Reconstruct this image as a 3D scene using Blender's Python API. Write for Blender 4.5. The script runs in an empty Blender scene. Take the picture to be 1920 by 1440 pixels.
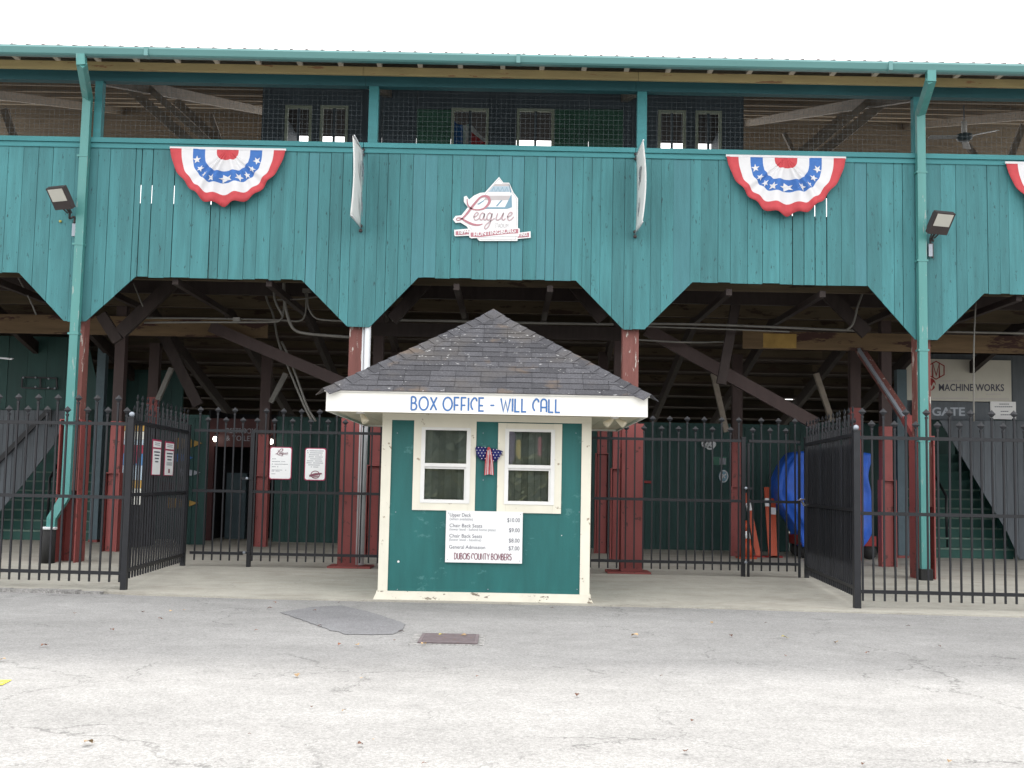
import bpy, math, random
from mathutils import Vector, Matrix
random.seed(7)
R = math.radians
scene = bpy.context.scene
C = scene.collection

# ------------------------------------------------------------------ camera
F_PX, PITCH, ROLL, EYE = 2180.0, R(4.86), R(1.12), 1.45
_c, _s = math.cos(PITCH), math.sin(PITCH)
FWD = Vector((0, _c, _s)); UP0 = Vector((0, -_s, _c)); RT0 = Vector((1, 0, 0))
RT = RT0 * math.cos(ROLL) + UP0 * math.sin(ROLL)
UPV = -RT0 * math.sin(ROLL) + UP0 * math.cos(ROLL)
cam = bpy.data.cameras.new('camera'); camo = bpy.data.objects.new('camera', cam); C.objects.link(camo)
cam.sensor_width = 36; cam.lens = F_PX / 1920 * 36; cam.clip_end = 2000; cam.clip_start = .05
m = Matrix.Identity(4)
for i in range(3):
    m[i][0], m[i][1], m[i][2] = RT[i], UPV[i], -FWD[i]
m.translation = (0, 0, EYE)
camo.matrix_world = m
scene.camera = camo

# ------------------------------------------------------------------ sky, sun, exposure
SUN_EL = 45.0
w = bpy.data.worlds.new('World'); scene.world = w; w.use_nodes = True
nt = w.node_tree; nt.nodes.clear()
sky = nt.nodes.new('ShaderNodeTexSky'); sky.sky_type = 'NISHITA'; sky.sun_disc = False
sky.sun_elevation = R(SUN_EL); sky.sun_rotation = R(2); sky.dust_density = 4.0; sky.air_density = 1.0
mix = nt.nodes.new('ShaderNodeMixRGB'); mix.inputs[0].default_value = .88
mix.inputs[2].default_value = (10.7, 10.6, 10.6, 1)          # even high cloud
bg = nt.nodes.new('ShaderNodeBackground'); bg.inputs[1].default_value = .1
wo = nt.nodes.new('ShaderNodeOutputWorld')
nt.links.new(sky.outputs[0], mix.inputs[1]); nt.links.new(mix.outputs[0], bg.inputs[0]); nt.links.new(bg.outputs[0], wo.inputs[0])
sl = bpy.data.lights.new('sun', 'SUN'); sl.energy = 1.5; sl.angle = R(5); sl.color = (1, .965, .91)
slo = bpy.data.objects.new('sun', sl); C.objects.link(slo)
slo.rotation_euler = Vector((-.03, -math.cos(R(SUN_EL)), -math.sin(R(SUN_EL)))).to_track_quat('-Z', 'Y').to_euler()
scene.view_settings.view_transform = 'Standard'; scene.view_settings.look = 'None'
scene.view_settings.gamma = 1; scene.view_settings.use_curve_mapping = False
scene.view_settings.exposure = 1.5
scene.cycles.max_bounces = 6; scene.cycles.diffuse_bounces = 3; scene.cycles.glossy_bounces = 2; scene.cycles.transparent_max_bounces = 6

# ------------------------------------------------------------------ helpers
def at(px, py, Y):
    d = RT * ((px - 960) / F_PX) - UPV * ((py - 720) / F_PX) + FWD
    t = Y / d.y
    return Vector((d.x * t, Y, EYE + d.z * t))
def gnd(px, py, z=0.0):
    d = RT * ((px - 960) / F_PX) - UPV * ((py - 720) / F_PX) + FWD
    t = (z - EYE) / d.z
    return Vector((d.x * t, d.y * t, z))
WP = {}
def wpos(o): return WP.get(o.name, Vector((0, 0, 0)))
def tag(o, label=None, cat=None, group=None, kind=None):
    if label: o['label'] = label
    if cat: o['category'] = cat
    if group: o['group'] = group
    if kind: o['kind'] = kind
    return o
def thing(name, label, cat, loc, group=None):
    o = bpy.data.objects.new(name, None); C.objects.link(o); o.location = loc; o.empty_display_size = .1
    WP[o.name] = Vector(loc)
    return tag(o, label, cat, group)
def link_mesh(name, me, parent, world, rot=None, mats=None):
    o = bpy.data.objects.new(name, me); C.objects.link(o)
    WP[o.name] = Vector(world)
    if parent is not None:
        o.parent = parent; o.location = Vector(world) - wpos(parent)
    else:
        o.location = world
    if rot is not None: o.rotation_euler = rot
    return o
class MB:
    def __init__(s): s.v = []; s.f = []; s.mi = []; s.cur = 0
    def add(s, vs, fs):
        b = len(s.v); s.v += [Vector(v) for v in vs]
        for f in fs: s.f.append(tuple(b + i for i in f)); s.mi.append(s.cur)
        return s
    def box(s, a, b):
        x0, x1 = sorted((a[0], b[0])); y0, y1 = sorted((a[1], b[1])); z0, z1 = sorted((a[2], b[2]))
        return s.add([(x0,y0,z0),(x1,y0,z0),(x1,y1,z0),(x0,y1,z0),(x0,y0,z1),(x1,y0,z1),(x1,y1,z1),(x0,y1,z1)],
                     [(0,3,2,1),(4,5,6,7),(0,1,5,4),(1,2,6,5),(2,3,7,6),(3,0,4,7)])
    def bar(s, p, q, wd, dp, ref=(0, 1, 0)):
        p, q = Vector(p), Vector(q); d = (q - p).normalized(); r = Vector(ref)
        if abs(d.dot(r)) > .97: r = Vector((1, 0, 0))
        a = d.cross(r).normalized(); b = a.cross(d).normalized()
        a = a * wd / 2; b = b * dp / 2
        return s.add([p-a-b,p+a-b,p+a+b,p-a+b,q-a-b,q+a-b,q+a+b,q-a+b],
                     [(0,3,2,1),(4,5,6,7),(0,1,5,4),(1,2,6,5),(2,3,7,6),(3,0,4,7)])
    def tube(s, path, r, n=8, cap=True):
        path = [Vector(p) for p in path]; rings = []; N = len(path)
        d0 = (path[1] - path[0]).normalized(); ref = Vector((0, 0, 1)) if abs(d0.z) < .9 else Vector((1, 0, 0))
        for i, p in enumerate(path):
            d = (path[min(i+1, N-1)] - path[max(i-1, 0)]).normalized()
            a = ref - d * ref.dot(d)
            if a.length < 1e-4: a = d.orthogonal()
            a.normalize(); b = d.cross(a); ref = a
            rr = r[i] if isinstance(r, (list, tuple)) else r
            rings.append([p + a * (rr * math.cos(2*math.pi*k/n)) + b * (rr * math.sin(2*math.pi*k/n)) for k in range(n)])
        vs = [v for g in rings for v in g]; fs = []
        for i in range(N - 1):
            for k in range(n):
                fs.append((i*n+k, i*n+(k+1) % n, (i+1)*n+(k+1) % n, (i+1)*n+k))
        if cap: fs.append(tuple(range(n-1, -1, -1))); fs.append(tuple((N-1)*n + k for k in range(n)))
        return s.add(vs, fs)
    def prism(s, pts, y0, y1):           # polygon in xz (list of (x,z) counter-clockwise seen from -y), from y0 (front) to y1
        n = len(pts)
        vs = [(p[0], y0, p[1]) for p in pts] + [(p[0], y1, p[1]) for p in pts]
        fs = [tuple(range(n)), tuple(range(2*n-1, n-1, -1))]
        for i in range(n):
            j = (i + 1) % n; fs.append((i, i + n, j + n, j))
        return s.add(vs, fs)
    def prism3(s, pts, off):             # 3-D polygon extruded by the vector off
        n = len(pts); off = Vector(off)
        vs = [Vector(p) for p in pts] + [Vector(p) + off for p in pts]
        fs = [tuple(range(n)), tuple(range(2*n-1, n-1, -1))]
        for i in range(n):
            j = (i + 1) % n; fs.append((i, i + n, j + n, j))
        return s.add(vs, fs)
    def sphere(s, c, r, n=12, k=8, sc=(1, 1, 1)):
        vs = []; fs = []
        for i in range(k + 1):
            t = math.pi * i / k
            for j in range(n):
                a = 2 * math.pi * j / n
                vs.append((c[0]+r*sc[0]*math.sin(t)*math.cos(a), c[1]+r*sc[1]*math.sin(t)*math.sin(a), c[2]+r*sc[2]*math.cos(t)))
        for i in range(k):
            for j in range(n): fs.append((i*n+j, (i+1)*n+j, (i+1)*n+(j+1) % n, i*n+(j+1) % n))
        return s.add(vs, fs)
    def mesh(s, name, mats, org=(0, 0, 0), smooth=False, fix=True):
        org = Vector(org)
        me = bpy.data.meshes.new(name); me.from_pydata([v - org for v in s.v], [], s.f)
        for mm in (mats if isinstance(mats, (list, tuple)) else [mats]): me.materials.append(mm)
        for p, k in zip(me.polygons, s.mi): p.material_index = k; p.use_smooth = smooth
        me.update()
        if fix:
            import bmesh
            bm = bmesh.new(); bm.from_mesh(me); bmesh.ops.recalc_face_normals(bm, faces=bm.faces); bm.to_mesh(me); bm.free()
        return me
    def build(s, name, mats, parent=None, smooth=False, fix=True, base=False):
        lo = Vector((min(v.x for v in s.v), min(v.y for v in s.v), min(v.z for v in s.v)))
        hi = Vector((max(v.x for v in s.v), max(v.y for v in s.v), max(v.z for v in s.v)))
        org = (lo + hi) / 2
        if parent is None: org.z = lo.z
        return link_mesh(name, s.mesh(name, mats, org, smooth, fix), parent, org)
def struct(name, mb, mt, smooth=False, kind='structure'):
    return tag(mb.build(name, mt, None, smooth), kind=kind)
def one(name, mb, mt, label, cat, group=None, smooth=False):
    return tag(mb.build(name, mt, None, smooth), label, cat, group)

# ------------------------------------------------------------------ materials
def newmat(name):
    mt = bpy.data.materials.new(name); mt.use_nodes = True
    return mt, mt.node_tree, mt.node_tree.nodes['Principled BSDF']
def mat(name, col, rough=.6, var=.12, scale=6, stretch=(1, 1, 1), objvar=0., bump=0., bscale=40, spec=.35, metal=0.,
        wear=None, wamt=.0, wscale=5, wstretch=(1, 1, 1), grime=0.):
    mt, t, b = newmat(name); L = t.links
    b.inputs['Roughness'].default_value = rough; b.inputs['Metallic'].default_value = metal
    b.inputs['Specular IOR Level'].default_value = spec
    geo = t.nodes.new('ShaderNodeNewGeometry')
    def noise(sc, st, det=3, rg=.6):
        mp = t.nodes.new('ShaderNodeMapping'); mp.inputs['Scale'].default_value = st; L.new(geo.outputs['Position'], mp.inputs[0])
        n = t.nodes.new('ShaderNodeTexNoise'); n.inputs['Scale'].default_value = sc; n.inputs['Detail'].default_value = det
        n.inputs['Roughness'].default_value = rg; L.new(mp.outputs[0], n.inputs[0]); return n
    n1 = noise(scale, stretch)
    mr = t.nodes.new('ShaderNodeMapRange'); mr.inputs[1].default_value = .25; mr.inputs[2].default_value = .75
    mr.inputs[3].default_value = 1 - var; mr.inputs[4].default_value = 1 + var
    L.new(n1.outputs[0], mr.inputs[0]); val = mr.outputs[0]
    if objvar:
        oi = t.nodes.new('ShaderNodeObjectInfo'); m2 = t.nodes.new('ShaderNodeMapRange')
        m2.inputs[3].default_value = 1 - objvar; m2.inputs[4].default_value = 1 + objvar; L.new(oi.outputs['Random'], m2.inputs[0])
        mu = t.nodes.new('ShaderNodeMath'); mu.operation = 'MULTIPLY'; L.new(val, mu.inputs[0]); L.new(m2.outputs[0], mu.inputs[1]); val = mu.outputs[0]
    vm = t.nodes.new('ShaderNodeVectorMath'); vm.operation = 'SCALE'; vm.inputs[0].default_value = col[:3]
    L.new(val, vm.inputs['Scale']); out = vm.outputs[0]
    if wear and wamt:
        n2 = noise(wscale, wstretch, 5, .65); mr2 = t.nodes.new('ShaderNodeMapRange')
        mr2.inputs[1].default_value = .68 - wamt * .55; mr2.inputs[2].default_value = .72 - wamt * .55
        L.new(n2.outputs[0], mr2.inputs[0])
        mx = t.nodes.new('ShaderNodeMixRGB'); L.new(mr2.outputs[0], mx.inputs[0]); L.new(out, mx.inputs[1]); mx.inputs[2].default_value = (*wear, 1)
        out = mx.outputs[0]
    L.new(out, b.inputs['Base Color'])
    if bump:
        n3 = noise(bscale, stretch, 4); bp = t.nodes.new('ShaderNodeBump'); bp.inputs['Strength'].default_value = bump; bp.inputs['Distance'].default_value = .02
        L.new(n3.outputs[0], bp.inputs['Height']); L.new(bp.outputs[0], b.inputs['Normal'])
    return mt
def lit(name, col, s):
    mt, t, b = newmat(name); b.inputs['Emission Color'].default_value = (*col, 1); b.inputs['Emission Strength'].default_value = s
    b.inputs['Base Color'].default_value = (.8, .8, .78, 1); return mt
M = {}
TEAL = (.047, .18, .193)
M['siding'] = mat('siding_paint', TEAL, .62, .2, 2.6, (4, 4, .35), .12, .35, 26, wear=(.02, .06, .065), wamt=.08, wscale=7, wstretch=(4, 4, .9))
M['siding2'] = mat('siding_pale_glare', (.055, .19, .212), .6, .1, 3, (5, 5, .5), .06, .25, 26)  # paler, bluer boards: a few at random, most painting glare haze onto the middle
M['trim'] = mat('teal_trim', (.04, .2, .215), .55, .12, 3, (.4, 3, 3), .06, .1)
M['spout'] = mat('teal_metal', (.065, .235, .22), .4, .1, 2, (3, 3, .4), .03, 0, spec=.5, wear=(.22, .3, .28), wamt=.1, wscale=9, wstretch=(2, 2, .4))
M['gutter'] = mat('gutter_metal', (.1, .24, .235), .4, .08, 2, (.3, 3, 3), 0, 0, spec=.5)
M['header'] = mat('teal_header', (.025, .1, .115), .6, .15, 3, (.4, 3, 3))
M['rooftin'] = mat('roof_tin', (.28, .24, .24), .45, .1, 2, metal=.3)
M['beige'] = mat('beige_board', (.36, .29, .14), .7, .14, 2.5, (.5, 4, 4), .1, .1, wear=(.25, .14, .07), wamt=.13, wscale=4, wstretch=(.6, 3, 3))
M['tailw'] = mat('rafter_white', (.5, .45, .38), .7, .15, 5)
M['roofwood'] = mat('roof_deck_wood', (.24, .19, .15), .8, .25, 4, (.3, 5, 3), .15, .2)
M['purlin'] = mat('purlin_wood', (.27, .23, .18), .8, .2, 4, (.4, 4, 4), .15)
M['greywood'] = mat('grey_timber', (.23, .2, .165), .8, .2, 4, (2, 2, 2), .1)
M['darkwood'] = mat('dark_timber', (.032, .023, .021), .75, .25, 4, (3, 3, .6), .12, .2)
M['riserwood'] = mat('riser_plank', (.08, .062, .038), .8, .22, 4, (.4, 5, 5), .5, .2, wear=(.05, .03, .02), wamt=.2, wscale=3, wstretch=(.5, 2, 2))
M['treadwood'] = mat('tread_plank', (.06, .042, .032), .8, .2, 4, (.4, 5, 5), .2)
M['stain'] = mat('stained_beam', (.115, .075, .038), .75, .25, 3, (.4, 4, 4), .1, .2, wear=(.04, .016, .012), wamt=.3, wscale=2.2, wstretch=(.5, 2, 2))
M['yellow'] = mat('yellow_paint', (.3, .19, .05), .7, .2, 6)
M['redpost'] = mat('red_timber', (.17, .065, .055), .7, .18, 5, (3, 3, .5), .1, .2, wear=(.45, .42, .38), wamt=.14, wscale=6, wstretch=(3, 3, .6))
M['redsteel'] = mat('red_steel', (.235, .06, .056), .55, .12, 4, (1, 1, .5), .08, .1, wear=(.1, .035, .03), wamt=.12, wscale=8)
M['brownsteel'] = mat('brown_post', (.05, .032, .03), .65, .15, 4, (2, 2, .5), .1, .1)
M['bluegrey'] = mat('blue_grey_post', (.08, .12, .14), .6, .15, 4)
M['iron'] = mat('black_iron', (.013, .014, .017), .45, .2, 8, spec=.35, objvar=.15)
M['darkscreen'] = mat('windscreen_mesh', (.03, .034, .045), .85, .15, 12)
M['wire'] = mat('wire_mesh', (.1, .12, .13), .5, .1, 6, metal=.3)
M['concrete'] = None
M['pressbox'] = mat('pressbox_panel', (.085, .115, .14), .7, .12, 3, (3, 3, .5), .1)
M['pressgreen'] = mat('pressbox_green', (.06, .17, .12), .7, .12, 3, objvar=.1)
M['framegreen'] = mat('window_frame_pale', (.38, .45, .36), .6, .12, 6)
M['white'] = mat('white_plastic', (.78, .78, .77), .5, .03, 5)
M['vinyl'] = mat('white_vinyl', (.72, .72, .7), .5, .05, 4)
M['signwhite'] = mat('sign_white', (.74, .75, .75), .45, .03, 3)
M['cream'] = mat('cream_trim', (.7, .675, .57), .55, .05, 5, (1, 1, .6), .03, .05, wear=(.34, .28, .2), wamt=.07, wscale=8)
M['fascia'] = mat('fascia_white', (.8, .79, .74), .5, .04, 4)
M['soffit'] = mat('soffit_vinyl', (.66, .6, .46), .55, .05, 4)
M['booth'] = mat('booth_panel', (.015, .115, .112), .5, .16, 2.2, (3, 1, .5), 0, .2, 60, wear=(.05, .17, .165), wamt=.1, wscale=3.5, wstretch=(1, 1, 1.4))
M['basewood'] = mat('base_board', (.7, .67, .57), .6, .08, 5, (1, 1, 1), 0, .1, wear=(.2, .17, .13), wamt=.17, wscale=9, wstretch=(1, 1, 2))
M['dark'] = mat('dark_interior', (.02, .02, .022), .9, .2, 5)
M['blind'] = mat('curtain_slat', (.62, .6, .54), .8, .12, 6, objvar=.3)
M['blue'] = mat('letter_blue', (.05, .15, .38), .5, .05, 5)
M['ink'] = mat('ink_dark', (.07, .07, .1), .6, .05, 5)
M['inkgrey'] = mat('ink_grey', (.22, .23, .26), .6, .05, 5)
M['inkmaroon'] = mat('ink_maroon', (.2, .07, .1), .6, .05, 5)
M['maroon'] = mat('sign_maroon', (.3, .02, .07), .5, .05, 5)
M['pink'] = mat('logo_red', (.42, .18, .21), .5, .04, 5)
M['logogrey'] = mat('logo_grey', (.45, .42, .42), .5, .04, 5)
M['logolt'] = mat('logo_pale_blue', (.36, .46, .53), .5, .04, 5)
M['logoblue'] = mat('logo_blue', (.17, .3, .38), .5, .04, 5)
M['fabred'] = mat('bunting_red', (.47, .06, .07), .75, .1, 9, bump=.1)
M['fabwhite'] = mat('bunting_white', (.62, .62, .63), .75, .04, 9)
M['fabblue'] = mat('bunting_blue', (.045, .14, .4), .75, .1, 9)
M['navy'] = mat('bow_navy', (.012, .016, .12), .7, .1, 9)
M['lens'] = mat('lamp_lens', (.5, .49, .44), .35, .03, 5)
M['bronze'] = mat('lamp_bronze', (.045, .035, .035), .5, .15, 5)
M['galv'] = mat('galvanised', (.3, .33, .37), .5, .1, 6, metal=.4)
M['conduit'] = mat('conduit_grey', (.17, .165, .15), .5, .15, 6)
M['whitepipe'] = mat('white_pipe', (.6, .62, .64), .45, .05, 6)
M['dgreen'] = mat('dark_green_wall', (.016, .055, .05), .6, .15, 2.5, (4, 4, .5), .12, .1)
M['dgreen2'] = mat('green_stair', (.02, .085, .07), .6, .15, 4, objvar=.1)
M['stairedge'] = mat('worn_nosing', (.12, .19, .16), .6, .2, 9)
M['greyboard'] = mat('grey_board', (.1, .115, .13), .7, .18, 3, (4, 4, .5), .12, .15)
M['redframe'] = mat('door_red', (.045, .011, .011), .6, .15, 4)
M['tarp'] = mat('blue_tarp', (.018, .1, .5), .5, .3, 3, spec=.4, bump=.9, bscale=4)
M['orange'] = mat('orange_plastic', (.4, .06, .02), .45, .08, 6)
M['cart'] = mat('cart_red', (.25, .015, .015), .4, .1, 6)
M['rubber'] = mat('black_rubber', (.018, .018, .018), .8, .2, 8)
M['chrome'] = mat('lock_metal', (.6, .6, .62), .25, .05, 5, metal=.9)
M['rust'] = mat('grate_iron', (.14, .115, .12), .75, .25, 14, wear=(.17, .09, .06), wamt=.12, wscale=20)
M['leafb'] = mat('leaf_brown', (.16, .065, .035), .8, .25, 30, objvar=.5)
M['leaft'] = mat('leaf_tan', (.38, .26, .14), .8, .2, 30, objvar=.3)
M['leafy'] = mat('leaf_yellow', (.4, .34, .08), .8, .2, 30, objvar=.2)
M['purple'] = mat('post_purple', (.08, .055, .1), .5, .05, 5)
M['pyellow'] = mat('post_yellow', (.3, .23, .06), .5, .05, 5)
M['pred'] = mat('post_red', (.22, .05, .07), .5, .05, 5)
M['foliage'] = mat('foliage', (.11, .12, .08), .7, .45, .8)
def litp(name, col, e):
    mt = mat(name, col, .4, .06, 5); bb = mt.node_tree.nodes['Principled BSDF']; bb.inputs['Emission Color'].default_value = (*col, 1); bb.inputs['Emission Strength'].default_value = e; return mt
for _n, _c in (('vwhite', (.6, .6, .55)), ('vblue', (.07, .2, .42)), ('vpale', (.4, .5, .58)), ('vred', (.3, .03, .06)), ('vgold', (.45, .27, .06))): M[_n] = litp('lit_panel_' + _n[1:], _c, .14)
M['bulb'] = lit('bulb_glow', (1, .93, .82), 6)
M['hedge'] = mat('hedge_leaf', (.15, .15, .07), .7, .4, 1.2)

def ground_mat(name, base, speck, sscale, cracks=True, warm=None, stains=None, crk=.45):
    mt, t, b = newmat(name); L = t.links; N = t.nodes.new
    b.inputs['Roughness'].default_value = .9; b.inputs['Specular IOR Level'].default_value = .2
    geo = N('ShaderNodeNewGeometry'); pos = geo.outputs['Position']
    def noise(sc, det=4, rg=.6, st=(1, 1, 1)):
        mp = N('ShaderNodeMapping'); mp.inputs['Scale'].default_value = st; L.new(pos, mp.inputs[0])
        n = N('ShaderNodeTexNoise'); n.inputs['Scale'].default_value = sc; n.inputs['Detail'].default_value = det; n.inputs['Roughness'].default_value = rg
        L.new(mp.outputs[0], n.inputs[0]); return n.outputs[0]
    def rng(sock, a, c, lo, hi):
        r_ = N('ShaderNodeMapRange'); r_.inputs[1].default_value = a; r_.inputs[2].default_value = c; r_.inputs[3].default_value = lo; r_.inputs[4].default_value = hi
        L.new(sock, r_.inputs[0]); return r_.outputs[0]
    def mul(a, c):
        x = N('ShaderNodeMath'); x.operation = 'MULTIPLY'; L.new(a, x.inputs[0]); L.new(c, x.inputs[1]); return x.outputs[0]
    v = rng(noise(.45, 5, .65, (.7, 1.4, 1)), .3, .7, .86, 1.14)
    v = mul(v, rng(noise(3.1, 6, .7), .3, .7, .9, 1.1))
    vo = N('ShaderNodeTexVoronoi'); vo.inputs['Scale'].default_value = sscale; L.new(pos, vo.inputs['Vector'])
    sp = N('ShaderNodeSeparateColor'); L.new(vo.outputs['Color'], sp.inputs[0])
    v = mul(v, rng(sp.outputs[0], 0, 1, 1 - speck, 1 + speck))
    v = mul(v, rng(noise(sscale * 1.7, 2), .35, .65, 1 - speck * .7, 1 + speck * .7))
    if cracks:
        nd = N('ShaderNodeTexNoise'); nd.inputs['Scale'].default_value = 1.1; nd.inputs['Detail'].default_value = 6; nd.inputs['Roughness'].default_value = .68; L.new(pos, nd.inputs[0])
        vs = N('ShaderNodeVectorMath'); vs.operation = 'MULTIPLY_ADD'; L.new(nd.outputs['Color'], vs.inputs[0]); vs.inputs[1].default_value = (1.3, 1.3, 0); L.new(pos, vs.inputs[2])
        for sc, wd, th in ((.5, .006, .44), (1.5, .008, .54)):
            ve = N('ShaderNodeTexVoronoi'); ve.feature = 'DISTANCE_TO_EDGE'; ve.inputs['Scale'].default_value = sc; L.new(vs.outputs[0], ve.inputs['Vector'])
            line = rng(ve.outputs['Distance'], wd * .2, wd, 1, 0)
            msk = rng(noise(.33 + sc * .2, 3), th, th + .08, 0, 1)
            v = mul(v, rng(mul(line, msk), 0, 1, 1, crk))
    vm = N('ShaderNodeVectorMath'); vm.operation = 'SCALE'; vm.inputs[0].default_value = base; L.new(v, vm.inputs['Scale']); out = vm.outputs[0]
    if stains:
        mx = N('ShaderNodeMixRGB'); L.new(rng(noise(.8, 7, .7, (1, 1.7, 1)), .52, .7, 0, .75), mx.inputs[0]); L.new(out, mx.inputs[1]); mx.inputs[2].default_value = (*stains, 1); out = mx.outputs[0]
    L.new(out, b.inputs['Base Color'])
    bp = N('ShaderNodeBump'); bp.inputs['Strength'].default_value = .35; bp.inputs['Distance'].default_value = .012
    L.new(noise(sscale, 3, .6), bp.inputs['Height']); L.new(bp.outputs[0], b.inputs['Normal'])
    return mt
M['asphalt'] = ground_mat('worn_asphalt', (.248, .245, .238), .2, 75, crk=.6)
M['patch'] = ground_mat('fresh_asphalt', (.185, .185, .19), .2, 75, cracks=False)
M['concrete'] = ground_mat('concrete', (.36, .345, .3), .05, 60, cracks=True, stains=(.25, .23, .195), crk=.75)
M['curbgrit'] = ground_mat('old_kerb', (.25, .245, .235), .3, 30, cracks=False)

def glass(name, tint=(.8, .85, .85)):
    mt, t, b = newmat(name); L = t.links
    t.nodes.remove(b); out = t.nodes['Material Output']
    tr = t.nodes.new('ShaderNodeBsdfTransparent'); tr.inputs[0].default_value = (*tint, 1)
    gl = t.nodes.new('ShaderNodeBsdfGlossy'); gl.inputs['Roughness'].default_value = .015
    fr = t.nodes.new('ShaderNodeFresnel'); fr.inputs[0].default_value = 2.1
    mx = t.nodes.new('ShaderNodeMixShader'); L.new(fr.outputs[0], mx.inputs[0]); L.new(tr.outputs[0], mx.inputs[1]); L.new(gl.outputs[0], mx.inputs[2]); L.new(mx.outputs[0], out.inputs[0])
    return mt
M['glass'] = glass('window_glass')

# shingle material: charcoal granules with lichen
def shingle_mat():
    mt, t, b = newmat('asphalt_shingle'); L = t.links; N = t.nodes.new
    b.inputs['Roughness'].default_value = .95; b.inputs['Specular IOR Level'].default_value = .15
    geo = N('ShaderNodeNewGeometry'); oi = N('ShaderNodeObjectInfo')
    def noise(sc, d=4, st=(1, 1, 1)):
        mp = N('ShaderNodeMapping'); mp.inputs['Scale'].default_value = st; L.new(geo.outputs['Position'], mp.inputs[0])
        n = N('ShaderNodeTexNoise'); n.inputs['Scale'].default_value = sc; n.inputs['Detail'].default_value = d; L.new(mp.outputs[0], n.inputs[0]); return n.outputs[0]
    def rng(s, a, c, lo, hi):
        r_ = N('ShaderNodeMapRange'); r_.inputs[1].default_value = a; r_.inputs[2].default_value = c; r_.inputs[3].default_value = lo; r_.inputs[4].default_value = hi; L.new(s, r_.inputs[0]); return r_.outputs[0]
    a = N('ShaderNodeMath'); a.operation = 'MULTIPLY'; L.new(rng(oi.outputs['Random'], 0, 1, .78, 1.18), a.inputs[0]); L.new(rng(noise(60, 3), .3, .7, .7, 1.3), a.inputs[1])
    vm = N('ShaderNodeVectorMath'); vm.operation = 'SCALE'; vm.inputs[0].default_value = (.075, .075, .082); L.new(a.outputs[0], vm.inputs['Scale'])
    m1 = N('ShaderNodeMixRGB'); L.new(rng(noise(1.3, 6, (1, 1, .8)), .5, .68, 0, .75), m1.inputs[0]); L.new(vm.outputs[0], m1.inputs[1]); m1.inputs[2].default_value = (.105, .095, .085, 1)
    m2 = N('ShaderNodeMixRGB'); L.new(rng(noise(2.4, 7), .6, .68, 0, .7), m2.inputs[0]); L.new(m1.outputs[0], m2.inputs[1]); m2.inputs[2].default_value = (.13, .1, .078, 1)
    m3 = N('ShaderNodeMixRGB')
    mm = N('ShaderNodeMath'); mm.operation = 'MULTIPLY'; L.new(rng(noise(17, 3, (1, 1, 2.4)), .66, .7, 0, 1), mm.inputs[0]); L.new(rng(noise(1.1, 3), .42, .6, .1, 1), mm.inputs[1])
    L.new(mm.outputs[0], m3.inputs[0]); L.new(m2.outputs[0], m3.inputs[1]); m3.inputs[2].default_value = (.4, .4, .39, 1)
    L.new(m3.outputs[0], b.inputs['Base Color'])
    bp = N('ShaderNodeBump'); bp.inputs['Strength'].default_value = .4; bp.inputs['Distance'].default_value = .004; L.new(noise(150, 2), bp.inputs['Height']); L.new(bp.outputs[0], b.inputs['Normal'])
    return mt
M['shingle'] = shingle_mat()

# ------------------------------------------------------------------ lettering
def arc(cx, cy, rx, ry, a0, a1, n=12):
    return [(cx + rx * math.cos(R(a0 + (a1 - a0) * i / n)), cy + ry * math.sin(R(a0 + (a1 - a0) * i / n))) for i in range(n + 1)]
def ell(cx, cy, rx, ry, n=28): return arc(cx, cy, rx, ry, 90, 450, n)
DECO = {
 'B': (.5, [[(0, 0), (0, 1)], [(0, 1), (.2, 1)] + arc(.2, .76, .2, .24, 90, -90, 8) + [(0, .52)], [(0, .52), (.22, .52)] + arc(.22, .26, .26, .26, 90, -90, 10) + [(0, 0)]]),
 'O': (.8, [ell(.4, .5, .4, .5)]),
 'X': (.56, [[(0, 1), (.56, 0)], [(.56, 1), (0, 0)]]),
 'F': (.42, [[(0, 0), (0, 1), (.42, 1)], [(0, .42), (.36, .42)]]),
 'I': (.02, [[(0, 0), (0, 1)]]),
 'C': (.52, [[(.5, .74)] + arc(.32, .8, .18, .2, 0, 120, 8) + arc(.42, .5, .42, .5, 118, 236, 14)]),
 'E': (.42, [[(.42, 1), (0, 1), (0, 0), (.42, 0)], [(0, .42), (.36, .42)]]),
 '-': (.36, [[(0, .45), (.36, .45)]]),
 'W': (.84, [[(0, 1), (.22, 0), (.42, .8), (.62, 0), (.84, 1)]]),
 'L': (.4, [[(0, 1), (0, 0), (.4, 0)]]),
 'A': (.5, [[(0, 0), (0, .72)] + arc(.25, .72, .25, .28, 180, 0, 12) + [(.5, 0)], [(0, .36), (.5, .36)]]),
 'D': (.56, [[(0, 0), (0, 1)] + [(.14, 1)] + arc(.14, .5, .42, .5, 90, -90, 14) + [(0, 0)]]),
 'U': (.52, [[(0, 1), (0, .28)] + arc(.26, .28, .26, .28, 180, 360, 12) + [(.52, 1)]]),
 'S': (.44, [arc(.22, .76, .22, .24, 30, 210, 10) + arc(.22, .27, .22, .27, 60, -150, 12)]),
 'N': (.54, [[(0, 0), (0, 1), (.54, 0), (.54, 1)]]),
 'T': (.56, [[(0, 1), (.56, 1)], [(.28, 1), (.28, 0)]]),
 'Y': (.56, [[(0, 1), (.28, .46), (.56, 1)], [(.28, .46), (.28, 0)]]),
 'M': (.68, [[(0, 0), (0, 1), (.34, .3), (.68, 1), (.68, 0)]]),
 'R': (.5, [[(0, 0), (0, 1)], [(0, 1), (.2, 1)] + arc(.2, .74, .24, .26, 90, -90, 8) + [(0, .48)], [(.18, .48), (.5, 0)]]),
}
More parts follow.
